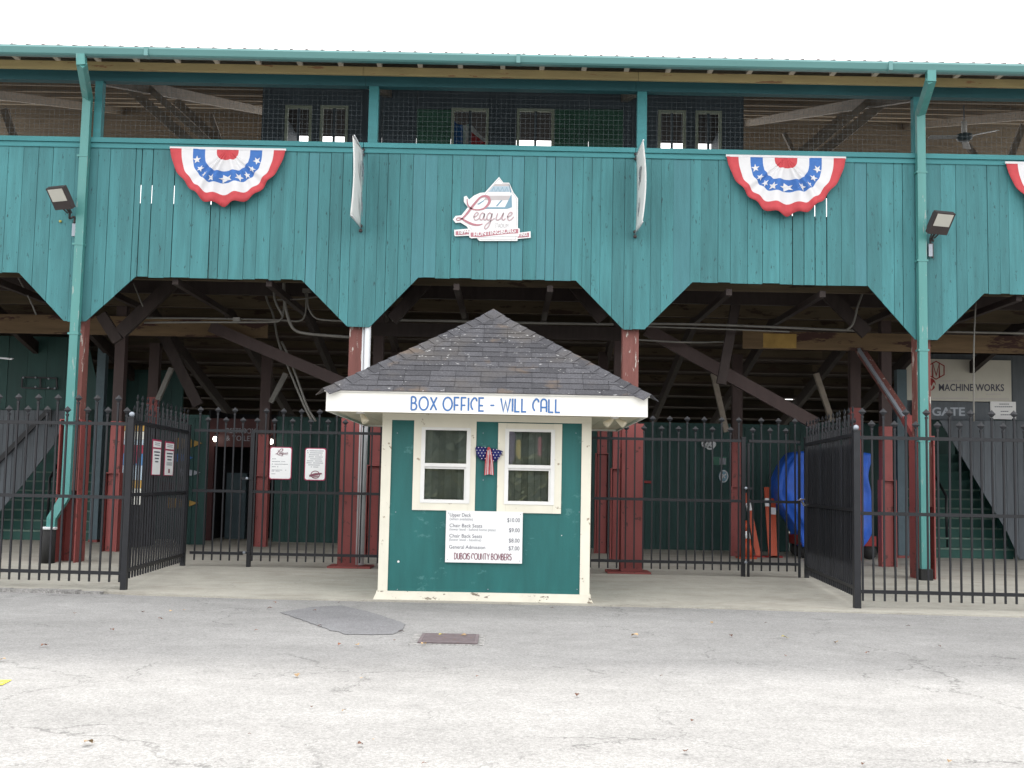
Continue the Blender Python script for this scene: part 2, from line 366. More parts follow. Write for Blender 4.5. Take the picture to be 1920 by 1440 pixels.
def ribbon(mb, pts, wd, O, ux, uy, nrm, off, th=.0015):
    """stroke as a thin raised strip: pts 2-D, O origin, ux/uy axes, nrm outward normal"""
    n = len(pts)
    if n < 2: return
    L_, R_ = [], []
    closed = (Vector((pts[0][0], pts[0][1])) - Vector((pts[-1][0], pts[-1][1]))).length < 1e-6 and n > 3
    for i in range(n):
        p = Vector((pts[i][0], pts[i][1]))
        if closed: a, c = pts[(i - 1) if i else n - 2], pts[(i + 1) if i < n - 1 else 1]
        else: a, c = pts[max(i - 1, 0)], pts[min(i + 1, n - 1)]
        d1 = p - Vector((a[0], a[1])); d2 = Vector((c[0], c[1])) - p
        d1 = d1.normalized() if d1.length > 1e-9 else d2.normalized(); d2 = d2.normalized() if d2.length > 1e-9 else d1
        t = d1 + d2
        t = t.normalized() if t.length > 1e-6 else d1
        nn = Vector((-t.y, t.x)); k = min(1 / max(.35, nn.dot(Vector((-d1.y, d1.x)))), 2.2)
        wv = (wd[i] if isinstance(wd, list) else wd) / 2 * k
        L_.append(p + nn * wv); R_.append(p - nn * wv)
    def w3(q, o): return O + ux * q.x + uy * q.y + nrm * o
    vs = [w3(q, off + th) for q in L_] + [w3(q, off + th) for q in R_] + [w3(q, off - .0005) for q in L_] + [w3(q, off - .0005) for q in R_]
    fs = []
    for i in range(n - 1):
        fs += [(i, n + i, n + i + 1, i + 1), (i, i + 1, 2*n + i + 1, 2*n + i), (n + i, 3*n + i, 3*n + i + 1, n + i + 1)]
    mb.add(vs, fs)
def deco_text(mb, s, O, ux, uy, nrm, width, height, stroke, gap=.2, space=.5, off=.003):
    tot = 0
    for ch in s: tot += space if ch == ' ' else DECO[ch][0] + gap
    tot -= gap; kx = width / (tot * height); x = 0; k = 0
    for ch in s:
        if ch == ' ': x += space; continue
        wd_, st = DECO[ch]
        for pl in st:
            ribbon(mb, [((x + p[0]) * kx * height, p[1] * height) for p in pl], stroke, O, ux, uy, nrm, off + .0004 * (k % 3)); k += 1
        x += wd_ + gap
def smooth(pts, n=6, closed=False):
    P_ = [Vector(p) for p in pts]; out = []
    for i in range(len(P_) - 1):
        a = P_[max(i-1, 0)]; b = P_[i]; c = P_[i+1]; d = P_[min(i+2, len(P_)-1)]
        for k in range(n):
            t = k / n
            out.append(.5 * ((2*b) + (c - a) * t + (2*a - 5*b + 4*c - d) * t*t + (3*b - a - 3*c + d) * t**3))
    out.append(P_[-1]); return out
SCRIPT = [
 ([(478,545),(482,610),(502,665),(545,705),(610,726),(690,726),(765,700),(822,640),(845,578),(815,515),(750,500),(690,525),(630,590),(560,680),(490,780),(420,860),(380,890),(330,905),(308,885),(335,862),(390,872),(460,915),(540,955),(620,978),(690,978),(740,962)],
  [14,18,24,26,22,24,30,40,46,46,34,30,34,38,36,30,18,14,12,14,24,34,38,34,24,10]),
 ([(590,850),(640,830),(665,790),(640,772),(610,800),(595,850),(612,896),(650,893),(692,855)], 17),
 ([(765,800),(735,778),(700,812),(690,870),(715,900),(745,868),(768,798),(757,880),(782,900),(812,858)], 17),
 ([(885,800),(850,778),(818,815),(808,870),(832,900),(868,868),(893,798),(872,900),(845,990),(800,1045),(772,1028),(792,980),(850,930),(935,870)], 17),
 ([(985,785),(960,870),(980,900),(1030,870),(1078,785),(1056,870),(1078,900),(1112,872)], 18),
 ([(1135,850),(1195,825),(1220,785),(1195,768),(1160,800),(1145,855),(1162,900),(1202,893),(1248,845)], 17)]
def script_league(mb, O, ux, uy, nrm, scale, off=.003, mat_l=0, mat_r=0, wk=1.0):
    for k, (pl, wd) in enumerate(SCRIPT):
        mb.cur = mat_l if k == 0 else mat_r
        sp = smooth([(p[0], p[1], 0) for p in pl], 5)
        pts = [((p.x - 258) * scale, (1050 - p.y) * scale) for p in sp]
        if isinstance(wd, list):
            ww = []
            for i in range(len(sp)):
                a = i / 5; j = min(int(a), len(wd) - 2); f = a - j
                ww.append((wd[j] * (1 - f) + wd[j+1] * f) * scale * wk)
        else: ww = wd * scale * wk
        ribbon(mb, pts, ww, O, ux, uy, nrm, off + .0006 * k)
    mb.cur = 0
def font_pts(s, size, align='LEFT', shear=0, bold=0, sx=1.0):
    cu = bpy.data.curves.new('t', 'FONT'); cu.body = s; cu.size = size; cu.align_x = align; cu.shear = shear; cu.offset = bold; cu.resolution_u = 3
    o = bpy.data.objects.new('t', cu); C.objects.link(o)
    dg = bpy.context.evaluated_depsgraph_get(); me = o.evaluated_get(dg).to_mesh()
    vs = [(v.co.x * sx, v.co.y) for v in me.vertices]; fs = [tuple(p.vertices) for p in me.polygons]
    o.evaluated_get(dg).to_mesh_clear(); bpy.data.objects.remove(o); bpy.data.curves.remove(cu)
    return vs, fs
def font_text(mb, s, O, ux, uy, nrm, size, off=.003, width=None, **kw):
    vs, fs = font_pts(s, size, **kw)
    if width and vs:
        x1 = max(v[0] for v in vs); x0 = min(v[0] for v in vs); k = width / (x1 - x0)
        vs = [((v[0]) * k, v[1]) for v in vs]
    mb.add([O + ux * v[0] + uy * v[1] + nrm * off for v in vs], fs)
XR, ZU, NF = Vector((1, 0, 0)), Vector((0, 0, 1)), Vector((0, -1, 0))

# ================================================================== SETTING
FLOOR = .1
def gz(Y): return .02 + .08 * min(max((Y - 14.0) / 3.6, 0), 1)
a = MB(); a.add([(-300, -300, 0), (300, -300, 0), (300, 400, 0), (-300, 400, 0)], [(0, 1, 2, 3)])
struct('asphalt_lot', a, M['asphalt'])
# concrete apron: ramps up from the kerb line to the concourse floor
edge = [(-30, 15.6), (-6.3, 14.55), (-4.9, 14.42), (-4.6, 14.3), (-2.9, 14.12), (2.2, 14.05), (4.2, 13.85), (6.1, 13.72), (30, 12.6)]
a = MB()
vs = []; fs = []
for x, y in edge: vs += [(x, y, -.02), (x, y, gz(y) - .002), (x, 16, gz(16)), (x, 17.7, FLOOR), (x, 42, FLOOR)]
for i in range(len(edge) - 1):
    for k in range(4): fs.append((i*5+k, (i+1)*5+k, (i+1)*5+k+1, i*5+k+1))
a.add(vs, fs); struct('concrete_apron', a, M['concrete'])
a = MB(); _o = [gnd(*p) for p in ((526,1149),(585,1139),(640,1136),(700,1150),(762,1171),(752,1184),(735,1190),(690,1191),(650,1190),(618,1182),(590,1172))]
pts = []
for _p, _q in zip(_o, _o[1:] + _o[:1]):
    _n = max(2, int((_q - _p).length / .045))
    for _k in range(_n): pts.append(_p.lerp(_q, _k / _n) + Vector((random.uniform(-.012, .012), random.uniform(-.02, .02), 0)))
a.prism3([p + Vector((0, 0, .004)) for p in pts], (0, 0, .003)); struct('asphalt_patch', a, M['patch'])
a = MB()
for (x0, x1, xp) in ((-9, -4.95, 0),):
    n = 14
    for i in range(n):
        xa = x0 + (x1 - x0) * i / n; xb = x0 + (x1 - x0) * (i + 1) / n
        ya = 14.55 - (xa + 6.3) * .09; yb = 14.55 - (xb + 6.3) * .09; j = random.uniform(-.03, .03)
        a.box((xa, ya - .17 + j, -.02), (xb - .004, ya - .003, .035 + random.uniform(-.012, .008)))
struct('kerb_edge', a, M['curbgrit'])
M['yline'] = mat('line_yellow', (.62, .5, .04), .8, .15, 20, wear=(.25, .25, .22), wamt=.2, wscale=14)
a = MB(); a.prism3([gnd(x, y, .004) for x, y in ((-60, 1276), (22, 1275), (5, 1284), (-60, 1296))], (0, 0, .002)); struct('yellow_line', a, M['yline'])

# ================================================================== GRANDSTAND
YF = 17.95                                   # front face of the siding
gs = thing('grandstand', 'teal boarded wooden baseball grandstand with open arches and tin roof', 'grandstand', (0, 18, .1))
tipx = [at(140, 600, YF).x, at(672, 612, YF).x, at(1188, 617, YF).x, at(1737, 636, YF).x]
tipx = [tipx[0] - 4.42] + tipx + [tipx[3] + 4.5]
Z_TIP = [3.85, at(140, 602, YF).z, at(672, 613, YF).z, at(1188, 617, YF).z, at(1738, 637, YF).z, 3.8]
zcap = at(930, 280, YF).z; zarch = [at(20, 511, YF).z, at(420, 522, YF).z, at(925, 523, YF).z, at(1450, 532, YF).z, at(1890, 551, YF).z]
prof = []                                     # lower outline of the siding
for i, x in enumerate(tipx):
    hw = .17
    run = .74
    if i > 0: prof += [(x - hw - run, zarch[i-1])]
    prof += [(x - hw, Z_TIP[i]), (x + hw, Z_TIP[i])]
    if i < len(tipx) - 1: prof += [(x + hw + run, zarch[i])]
def zbot(x):
    for (xa, za), (xb, zb) in zip(prof, prof[1:]):
        if xa <= x <= xb: return za + (zb - za) * (x - xa) / (xb - xa)
    return zarch[0]
slit_px = [262, 283, 325, 395, 1486, 1528, 1550]
slit_x = [at(p, 390, YF).x for p in slit_px]
x = -12.2; k = 0
edges = [x]
while x < 12.4:
    x += random.choice([.14, .165, .19, .19, .21, .235, .27]) ; edges.append(x)
edges = [e for e in edges if all(abs(e - s) > .07 for s in slit_x)] + slit_x
edges.sort()
for xa, xb in zip(edges, edges[1:]):
    g0 = .007 if xa in slit_x else random.choice([.0008, .0015, .003, .005]); g1 = .007 if xb in slit_x else random.choice([.0008, .0015, .003, .005])
    x0, x1 = xa + g0, xb - g1
    ks = [x0] + [p[0] for p in prof if x0 + .002 < p[0] < x1 - .002] + [x1]
    jit = random.uniform(-.012, .008) if abs(zbot(x0) - zbot(x1)) < .02 else 0
    pts = [(q, zbot(q) + jit) for q in ks] + [(x1, zcap - .02), (x0, zcap - .02)]
    yo = random.uniform(-.005, .006)
    px = 960 + F_PX * (xa / 18)
    mt_ = M['siding2'] if (random.random() < .06 or (740 < px < 1060 and random.random() < .55)) else M['siding']
    MB().prism(pts, YF + yo, YF + yo + .022).build('board', mt_, gs)
# added unseen boards that keep daylight out of the siding gaps
def gpart(name, mt, *boxes):
    b = MB()
    for p, q in boxes: b.box(p, q)
    return b.build(name, mt, gs)
for z0, z1 in ((4.76, 4.98), (4.985, 5.26), (5.265, 5.5), (5.505, 5.72)):
    gpart('gap_backing', M['darkwood'], ((-16, 18.0, z0), (16, 18.03, z1)))
for z0, z1 in ((6.02, 6.3), (6.305, 6.62)):
    gpart('gap_backing', M['darkwood'], ((-16, 18.0, z0), (16, 18.03, z1)))
# the band in between stays open only where daylight shows through the slits
segs = []; cur = -16
for s0, s1 in ((slit_x[0] - .06, slit_x[0] + .05), (slit_x[1] - .05, slit_x[1] + .05), (slit_x[2] - .06, slit_x[2] + .06), (slit_x[3] - .05, slit_x[3] + .05), (slit_x[4] - .04, slit_x[4] + .04), (slit_x[5] - .05, slit_x[5] + .05), (slit_x[6] - .05, slit_x[6] + .05)):
    segs.append((cur, s0)); cur = s1
segs.append((cur, 10.8))
for s0, s1 in segs:
    if s1 > s0: gpart('gap_backing', M['darkwood'], ((s0, 18.0, 5.725), (s1, 18.03, 6.015)))
for i in range(len(tipx)):                       # more added boards, darkening the gaps at the arch spandrels
    for sgn in (-1, 1):
        xa = tipx[i] + sgn * .2; xb = tipx[i] + sgn * .88
        MB().prism([(min(xa, xb), 4.1 if sgn > 0 else 4.74), (max(xa, xb), 4.74 if sgn > 0 else 4.1), (max(xa, xb), 4.745), (min(xa, xb), 4.745)], 18.0, 18.03).build('gap_backing', M['darkwood'], gs)
# cap rail in lengths between the posts
for xa, xb in zip(tipx, tipx[1:]):
    MB().box((xa + .005, YF - .05, zcap - .02), (xb - .005, YF + .16, zcap + .055)).build('cap_rail', M['trim'], gs)
    MB().box((xa + .005, YF - .02, zcap - .1), (xb - .005, YF - .0085, zcap - .024)).build('apron_trim', M['trim'], gs)
# upper posts, header, eave
zhead0 = at(940, 166, YF).z; zhead1 = at(940, 146, YF).z
zb0 = at(940, 146, 17.62).z; zb1 = at(940, 131, 17.62).z
zg0 = at(940, 121, 17.1).z; zg1 = at(940, 105, 17.1).z
for i, xx in enumerate(tipx):
    xo = xx + {1: .19, 2: .13, 3: .1, 4: -.1}.get(i, .1)
    w_ = .15 if i in (2, 3) else .12
    MB().box((xo - w_/2, YF + .01, zcap + .056), (xo + w_/2, YF + .15, zhead0)).build('upper_post', M['trim'], gs)
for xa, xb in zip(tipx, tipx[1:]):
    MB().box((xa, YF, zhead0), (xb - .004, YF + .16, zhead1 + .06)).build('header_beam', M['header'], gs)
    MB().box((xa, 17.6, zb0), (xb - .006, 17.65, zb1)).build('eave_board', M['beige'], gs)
a = MB()                                          # K-profile gutter
prf = [(17.02, zg1), (17.0, zg1 - .03), (17.03, zg0 + .02), (17.06, zg0), (17.15, zg0), (17.15, zg1), (17.14, zg1), (17.14, zg0 + .008), (17.07, zg0 + .008), (17.04, zg1 - .01)]
n = len(prf); vs = [(-16, p[0], p[1]) for p in prf] + [(16, p[0], p[1]) for p in prf]
a.add(vs, [tuple(range(n)), tuple(range(2*n-1, n-1, -1))] + [(i, (i+1) % n, (i+1) % n + n, i + n) for i in range(n)])
gut = a.build('gutter', M['gutter'], gs)
for xx in (-5.6, 0.0, 5.6):
    MB().box((xx - .03, 16.994, zg0 - .003), (xx + .03, 17.156, zg1 + .004)).build('gutter_joint', M['gutter'], gut)
# roof: rises away from us towards the field
RY0, RZ0, RY1 = 17.12, zg1 + .025, 33.0
zfar = at(960, 240, RY1).z + .6
SL = (zfar - RZ0) / (RY1 - RY0)
def roofz(y): return RZ0 + SL * (y - RY0)
a = MB(); a.add([(-16, RY0, RZ0), (16, RY0, RZ0), (16, RY1, zfar), (-16, RY1, zfar), (-16, RY0, RZ0 + .02), (16, RY0, RZ0 + .02), (16, RY1, zfar + .02), (-16, RY1, zfar + .02)],
                [(0,3,2,1),(4,5,6,7),(0,1,5,4),(1,2,6,5),(2,3,7,6),(3,0,4,7)])
rf = a.build('roof', M['rooftin'], gs)
rib = None
xx = -15.9
while xx < 16:
    if rib is None:
        b = MB(); b.bar((0, 0, .021), (0, RY1 - RY0, .021 + zfar - RZ0), .04, .02, (0, 0, 1)); rib = b.mesh('roof_rib', M['rooftin'])
    link_mesh('roof_rib', rib, rf, (xx, RY0 - .01, RZ0)); xx += .235
a = MB()                                          # roof deck seen from below, plank by plank
y = RY0 + .05
while y < RY1 - .3:
    wy = random.uniform(.42, .5)
    MB().prism3([(-16, y, roofz(y) - .035), (16, y, roofz(y) - .035), (16, y + wy - .012, roofz(y + wy) - .035), (-16, y + wy - .012, roofz(y + wy) - .035)], (0, 0, .025)).build('roof_plank', M['roofwood'], gs); y += wy
for y in (18.6, 20.4, 22.4, 24.6, 26.8, 29.0, 31.0):
    MB().box((-16, y, roofz(y) - .27), (16, y + .07, roofz(y) - .045)).build('purlin', M['purlin'], gs)
lk = None; xx = -15.9; i = 0
while xx < 16:                                  # rafter ends showing under the eave
    MB().prism3([(xx, 17.18, roofz(17.18) - .04), (xx, 17.18, roofz(17.18) - .075), (xx, 17.598, zb1 - .0), (xx, 17.598, roofz(17.598) - .04)], (.075, 0, 0)).build('rafter_end', M['tailw'], gs)
    xx += .63 + random.uniform(-.03, .03)
# rafters and braces of the upper deck
for xx in tipx:
    MB().prism3([(xx, 18.12, roofz(18.1) - .5), (xx, RY1, zfar - .45), (xx, RY1, zfar - .27), (xx, 18.12, roofz(18.1) - .28)], (.12, 0, 0)).build('rafter', M['greywood'], gs)
def brace(p, q, wd, dp, mt, nm='brace'):
    return MB().bar(p, q, wd, dp).build(nm, mt, gs)
brace(at(225, 150, 21), at(395, 300, 21), .17, .08, M['greywood']); brace(at(262, 150, 20.7), at(440, 310, 20.7), .12, .08, M['greywood'])
brace(at(330, 190, 23), at(470, 320, 23), .16, .1, M['greywood']); brace(at(395, 215, 24), at(425, 300, 24), .1, .1, M['greywood'])
brace(at(1690, 165, 21), at(1500, 320, 21), .17, .08, M['greywood']); brace(at(1660, 165, 20.7), at(1470, 320, 20.7), .12, .08, M['greywood'])
brace(at(1590, 210, 23), at(1450, 330, 23), .16, .1, M['greywood']); brace(at(1470, 250, 24), at(1510, 330, 24), .08, .1, M['greywood'])
brace(at(8, 205, 21), at(38, 290, 21), .13, .08, M['greywood']); brace(at(-60, 190, 22), at(10, 300, 22), .16, .08, M['greywood'])
brace(at(1800, 255, 22), at(1850, 320, 22), .1, .08, M['greywood']); brace(at(1918, 235, 22), at(1885, 320, 22), .12, .08, M['greywood'])
# boards added at the field edge to hide bright sky beside the press box
for x0, x1 in ((-15.9, -7.0), (6.05, 15.9)):
    for k in range(4):
        MB().box((x0, 32.2, zfar - .5 - .33 * k), (x1, 32.24, zfar - .18 - .33 * k)).build('sky_screen', M['purlin'], gs)
# wire mesh in each upper bay
for xa, xb in zip(tipx, tipx[1:]):
    a = MB(); y = YF + .17; x = xa + .12
    while x < xb - .02:
        a.box((x, y, zcap + .04), (x + .0022, y + .0022, zhead0 + .02)); x += .078
    z = zcap + .09
    while z < zhead0:
        a.box((xa + .06, y - .0024, z), (xb - .06, y, z + .0022)); z += .078
    tag(a.build('wire_mesh', M['wire'], gs, fix=False), kind='stuff')
# upper deck floor and seating descending to the field: treads, risers, stringers
NR = 14; run, rise, yb, zt = .8, .2, 21.6, 4.95
y = 18.04
while y < yb - .05:
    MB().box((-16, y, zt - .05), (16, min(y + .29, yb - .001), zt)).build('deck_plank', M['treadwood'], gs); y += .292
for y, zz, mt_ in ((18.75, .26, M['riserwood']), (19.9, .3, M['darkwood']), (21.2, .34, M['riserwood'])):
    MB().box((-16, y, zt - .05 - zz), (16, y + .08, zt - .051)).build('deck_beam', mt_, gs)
bays = [(-16.0, tipx[1]), (tipx[1], tipx[2]), (tipx[2], tipx[3]), (tipx[3], tipx[4]), (tipx[4], 16.0)]
for i in range(NR):
    y0 = yb + i * run; z1 = zt - i * rise
    for bx0, bx1 in bays:
        g = .0 
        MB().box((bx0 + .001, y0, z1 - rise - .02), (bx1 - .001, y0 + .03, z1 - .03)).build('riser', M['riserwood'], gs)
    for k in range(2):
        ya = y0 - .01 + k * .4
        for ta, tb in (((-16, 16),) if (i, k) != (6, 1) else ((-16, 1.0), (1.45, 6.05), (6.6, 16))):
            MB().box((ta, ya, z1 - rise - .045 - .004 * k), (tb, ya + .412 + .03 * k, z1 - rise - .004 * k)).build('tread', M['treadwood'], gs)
for xx in sorted(set([tipx[0] - .3] + [t + d for t in tipx for d in (0.0, 1.46, 2.93)])):
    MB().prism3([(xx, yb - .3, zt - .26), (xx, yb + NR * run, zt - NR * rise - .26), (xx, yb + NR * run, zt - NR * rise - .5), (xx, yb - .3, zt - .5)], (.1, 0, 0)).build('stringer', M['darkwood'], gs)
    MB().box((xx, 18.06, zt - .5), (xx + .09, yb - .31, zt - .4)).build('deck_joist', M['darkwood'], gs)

# columns
def hsec(b, x, y, z0, z1, w_=.34, d=.3, t=.02):
    b.box((x - w_/2, y - d/2, z0), (x + w_/2, y - d/2 + t, z1)); b.box((x - w_/2, y + d/2 - t, z0), (x + w_/2, y + d/2, z1)); b.box((x - t/2, y - d/2 + t, z0), (x + t/2, y + d/2 - t, z1))
def csec(b, x, y, z0, z1, w_=.3, d=.14, t=.02):
    b.box((x - w_/2, y, z0), (x + w_/2, y + t, z1)); b.box((x - w_/2, y - d, z0), (x - w_/2 + t, y, z1)); b.box((x + w_/2 - t, y - d, z0), (x + w_/2, y, z1))
    b.box((x - w_/2 + t, y - d, z1 - .015), (x + w_/2 - t, y - .001, z1))
YC = 18.2
for i, xx in enumerate(tipx):
    if i in (2, 3):
        ztop = at(670, 785, YC).z
        col = MB().box((xx - .125 - .03, YC - .13, ztop + .002), (xx + .095, YC + .11, zt - .4)).build('column', M['redpost'], gs)
        b = MB(); hsec(b, xx - (.06 if i == 2 else -.02), YC, FLOOR + .03, ztop); st = b.build('steel_column', M['redsteel'], col)
        MB().box((xx - .36, YC - .3, FLOOR), (xx + .3, YC + .25, FLOOR + .03)).build('base_plate', M['redsteel'], col)
    else:
        col = MB().box((xx - .11, YC - .11, 1.2), (xx + .11, YC + .11, zt - .4)).build('column', M['redpost'], gs)
        b = MB(); csec(b, xx, YC + .2, FLOOR, 2.3, .34 if i < 3 else .26, .4); b.build('steel_column', M['redsteel'], col)
def column(x, y, z_red, z_ch, mt_top=M['brownsteel'], w_=.18, ztop=None):
    top = ztop if ztop else zt - max(0, y - yb) / run * rise - .45
    c_ = MB().box((x - w_/2, y - .09, z_red + .003), (x + w_/2, y + .09, top)).build('column', mt_top, gs)
    MB().box((x - w_/2 - .004, y - .094, FLOOR), (x + w_/2 + .004, y + .094, z_red)).build('red_lower', M['redsteel'], c_)
    if z_ch:
        b = MB(); csec(b, x, y + .02, FLOOR, z_ch, .27, .2); b.build('steel_channel', M['redsteel'], c_)
    return c_
Y2, Y3 = 20.9, 23.2
column(at(216, 900, Y2).x, Y2, at(222, 790, Y2).z, at(205, 886, Y2).z)
column(at(703, 900, Y2).x, Y2, 3.2, at(695, 872, Y2).z)
column(at(1158, 900, Y2).x, Y2, 3.2, at(1157, 878, Y2).z)
column(at(1661, 900, Y2).x, Y2, at(1661, 800, Y2).z, at(1661, 900, Y2).z)
column(at(281, 900, Y3).x, Y3, at(281, 745, Y3).z, None, w_=.2)
column(at(493, 900, Y3).x, Y3, at(493, 815, Y3).z, at(493, 892, Y3).z, w_=.2)
column(at(1381, 900, Y3).x, Y3, at(1381, 825, Y3).z, at(1381, 912, Y3).z, w_=.2)
column(at(1603, 900, 22.6).x, 22.6, at(1600, 765, 22.6).z, None, w_=.2)
column(at(735, 900, Y3).x, Y3, 3.0, at(735, 880, Y3).z)
column(at(1128, 900, Y3).x, Y3, 2.6, at(1128, 850, Y3).z)
column(at(182, 900, 23.6).x, 23.6, FLOOR + .05, None, M['bluegrey'], .17, 4.1)
column(at(1690, 900, 23.6).x, 23.6, FLOOR + .05, None, M['bluegrey'], .2, 3.9)
# long timbers under the seats
b1 = at(0, 605, Y2).z
MB().box((-12, Y2 - .13, b1 - .2), (at(640, 600, Y2).x - 1.3, Y2 - .095, b1 + .14)).build('stained_beam', M['stain'], gs)
MB().box((at(1390, 640, Y2).x, Y2 - .13, b1 - .22), (13, Y2 - .095, b1 + .1)).build('stained_beam', M['stain'], gs)
MB().box((at(700, 600, Y2).x, Y2 - .13, b1 - .12), (at(1180, 600, Y2).x, Y2 - .095, b1 + .12)).build('stained_beam', M['darkwood'], gs)
MB().box((at(1428, 640, Y2).x, Y2 - .134, b1 - .2), (at(1490, 640, Y2).x, Y2 - .1305, b1 + .06)).build('yellow_band', M['yellow'], gs)
for (p, q, wd, mt_) in (
    (at(395, 612, 20.6), at(700, 742, 20.6), .2, M['brownsteel']), (at(1212, 618, 20.6), at(1530, 795, 20.6), .22, M['brownsteel']),
    (at(335, 520, 19.6), at(225, 625, 19.6), .22, M['darkwood']), (at(735, 600, 19.6), at(812, 515, 19.6), .2, M['darkwood']),
    (at(1130, 600, 19.6), at(1060, 515, 19.6), .2, M['darkwood']), (at(1625, 625, 19.6), at(1535, 535, 19.6), .22, M['darkwood']),
    (at(1760, 620, 19.6), at(1840, 540, 19.6), .2, M['darkwood']), (at(190, 590, 19.6), at(222, 640, 19.6), .18, M['darkwood']),
    (at(322, 690, 22.9), at(296, 750, 22.9), .09, M['conduit']), (at(536, 700, 22.9), at(508, 755, 22.9), .09, M['conduit']),
    (at(1337, 700, 22.9), at(1362, 810, 22.9), .1, M['greywood']), (at(1530, 700, 22.9), at(1560, 790, 22.9), .1, M['greywood']),
    (at(1602, 640, 21.2), at(1704, 792, 19.2), .15, M['redpost']), (at(305, 625, 22), at(372, 760, 22), .2, M['darkwood']),
    (at(1385, 540, 20), at(1352, 720, 20), .16, M['darkwood']), (at(1160, 640, 22), at(1172, 740, 22), .1, M['darkwood'])):
    brace(p, q, wd, .1, mt_)
brace(at(1700, 785, 18.9), at(1722, 822, 18.5), .16, .12, M['redsteel'])
brace(at(1600, 640, 21.0), at(1706, 800, 18.95), .05, .05, M['galv'], 'pipe_strut')
# conduits
def conduit(pix, Y, r=.017, mt_=M['conduit'], nm='conduit'):
    pts = smooth([at(p[0], p[1], p[2] if len(p) > 2 else Y) for p in pix], 4)
    return MB().tube(pts, r, 6).build(nm, mt_, gs, smooth=True)
conduit([(240, 596), (380, 597), (520, 600), (560, 602), (572, 590), (574, 560), (572, 548)], 19.8)
conduit([(270, 605), (380, 604), (500, 604), (525, 600), (532, 580), (534, 520)], 19.7)
conduit([(576, 548), (578, 575), (590, 595), (610, 600), (650, 602)], 19.7)
conduit([(532, 515), (533, 560), (540, 595), (552, 618), (580, 626), (655, 632)], 19.6, .026)
conduit([(514, 520), (515, 560), (530, 592)], 19.6, .02)
conduit([(493, 526), (500, 560), (512, 590), (522, 640), (545, 700), (570, 760), (585, 790)], 21.0, .02)
conduit([(528, 640), (550, 690), (575, 760), (592, 790)], 21.0, .022)
conduit([(520, 562), (560, 561), (600, 556)], 19.6, .012)
conduit([(1205, 607), (1300, 608), (1420, 612), (1560, 618), (1620, 620)], 19.8, .022)
conduit([(1205, 612), (1350, 617), (1480, 622)], 19.7, .013)
conduit([(1195, 637), (1260, 641), (1320, 642), (1370, 640)], 20.3, .016)
conduit([(735, 600), (850, 602), (960, 605), (1150, 608)], 20.0, .024)
conduit([(1618, 548), (1608, 575), (1602, 600), (1596, 612), (1588, 618)], 19.5, .018)
conduit([(1830, 560), (1826, 650), (1826, 790)], 19.0, .014)
conduit([(250, 530), (262, 560), (268, 575)], 19.5, .012)
conduit([(30, 512), (55, 560), (68, 590)], 19.5, .014)
conduit([(1770, 622), (1920, 625)], 20, .02)
MB().box(at(438, 590, 19.7) + Vector((0, -.04, -.05)), at(448, 606, 19.7) + Vector((.02, .05, .03))).build('junction_box', M['conduit'], gs)
MB().box(at(568, 536, 19.7) + Vector((0, -.04, -.05)), at(580, 552, 19.7) + Vector((.02, .05, .03))).build('junction_box', M['conduit'], gs)
b = MB(); p = at(690, 610, 18.02); b.tube([(p.x, 18.02, .15), (p.x, 18.02, zt - .5)], .05, 10); b.build('drain_pipe', M['whitepipe'], gs, smooth=True)
b = MB(); b.tube([(p.x - .075, 18.06, .15), (p.x - .075, 18.06, zt - .5)], .018, 8); b.build('conduit', M['whitepipe'], gs, smooth=True)

# downspouts
def spout(path, w_, d, name='downspout'):
    b = MB()
    for p, q in zip(path, path[1:]):
        e = (q - p).normalized() * .02; b.bar(p - e, q + e, w_, d)
    return b.build(name, M['spout'], gs)
xl = tipx[1] + .04
zE = at(172, 182, 17.8).z
d1 = spout([Vector((at(152, 112, 17.08).x, 17.08, zg0 + .01)), Vector((at(153, 128, 17.08).x, 17.08, zg0 - .13)), Vector((xl + .02, 17.86, zE)), Vector((xl, 17.86, at(130, 930, 17.86).z)), Vector((xl - .17, 17.8, at(105, 972, 17.86).z)), Vector((xl - .17, 17.8, at(105, 988, 17.86).z))], .13, .1)
p = Vector((xl - .17, 17.8, 0))
MB().tube([(p.x - .03, 17.8, FLOOR), (p.x - .03, 17.8, at(105, 988, 17.8).z - .02)], .1, 14).build('drain_boot', M['rubber'], d1, smooth=True)
zz = at(105, 988, 17.8).z
MB().tube([(p.x - .03, 17.8, zz - .04), (p.x - .03, 17.8, zz)], .112, 14).build('collar', M['whitepipe'], d1, smooth=True)
for zz in (2.2, 3.6, 5.0, 6.4): MB().box((xl - .085, 17.803, zz), (xl + .085, 17.93, zz + .03)).build('strap', M['spout'], d1)
xr = at(1727, 620, 17.86).x + .02
d2 = spout([Vector((at(1745, 136, 17.08).x, 17.08, zg0 + .01)), Vector((at(1745, 152, 17.08).x, 17.08, zg0 - .13)), Vector((xr, 17.86, at(1725, 212, 17.8).z)), Vector((xr, 17.86, .24))], .13, .1)
MB().box((xr - .09, 17.76, FLOOR), (xr + .09, 17.94, .27)).build('drain_boot', M['rubber'], d2)
for zz in (2.2, 3.6, 5.0, 6.4): MB().box((xr - .085, 17.803, zz), (xr + .085, 17.93, zz + .03)).build('strap', M['spout'], d2)

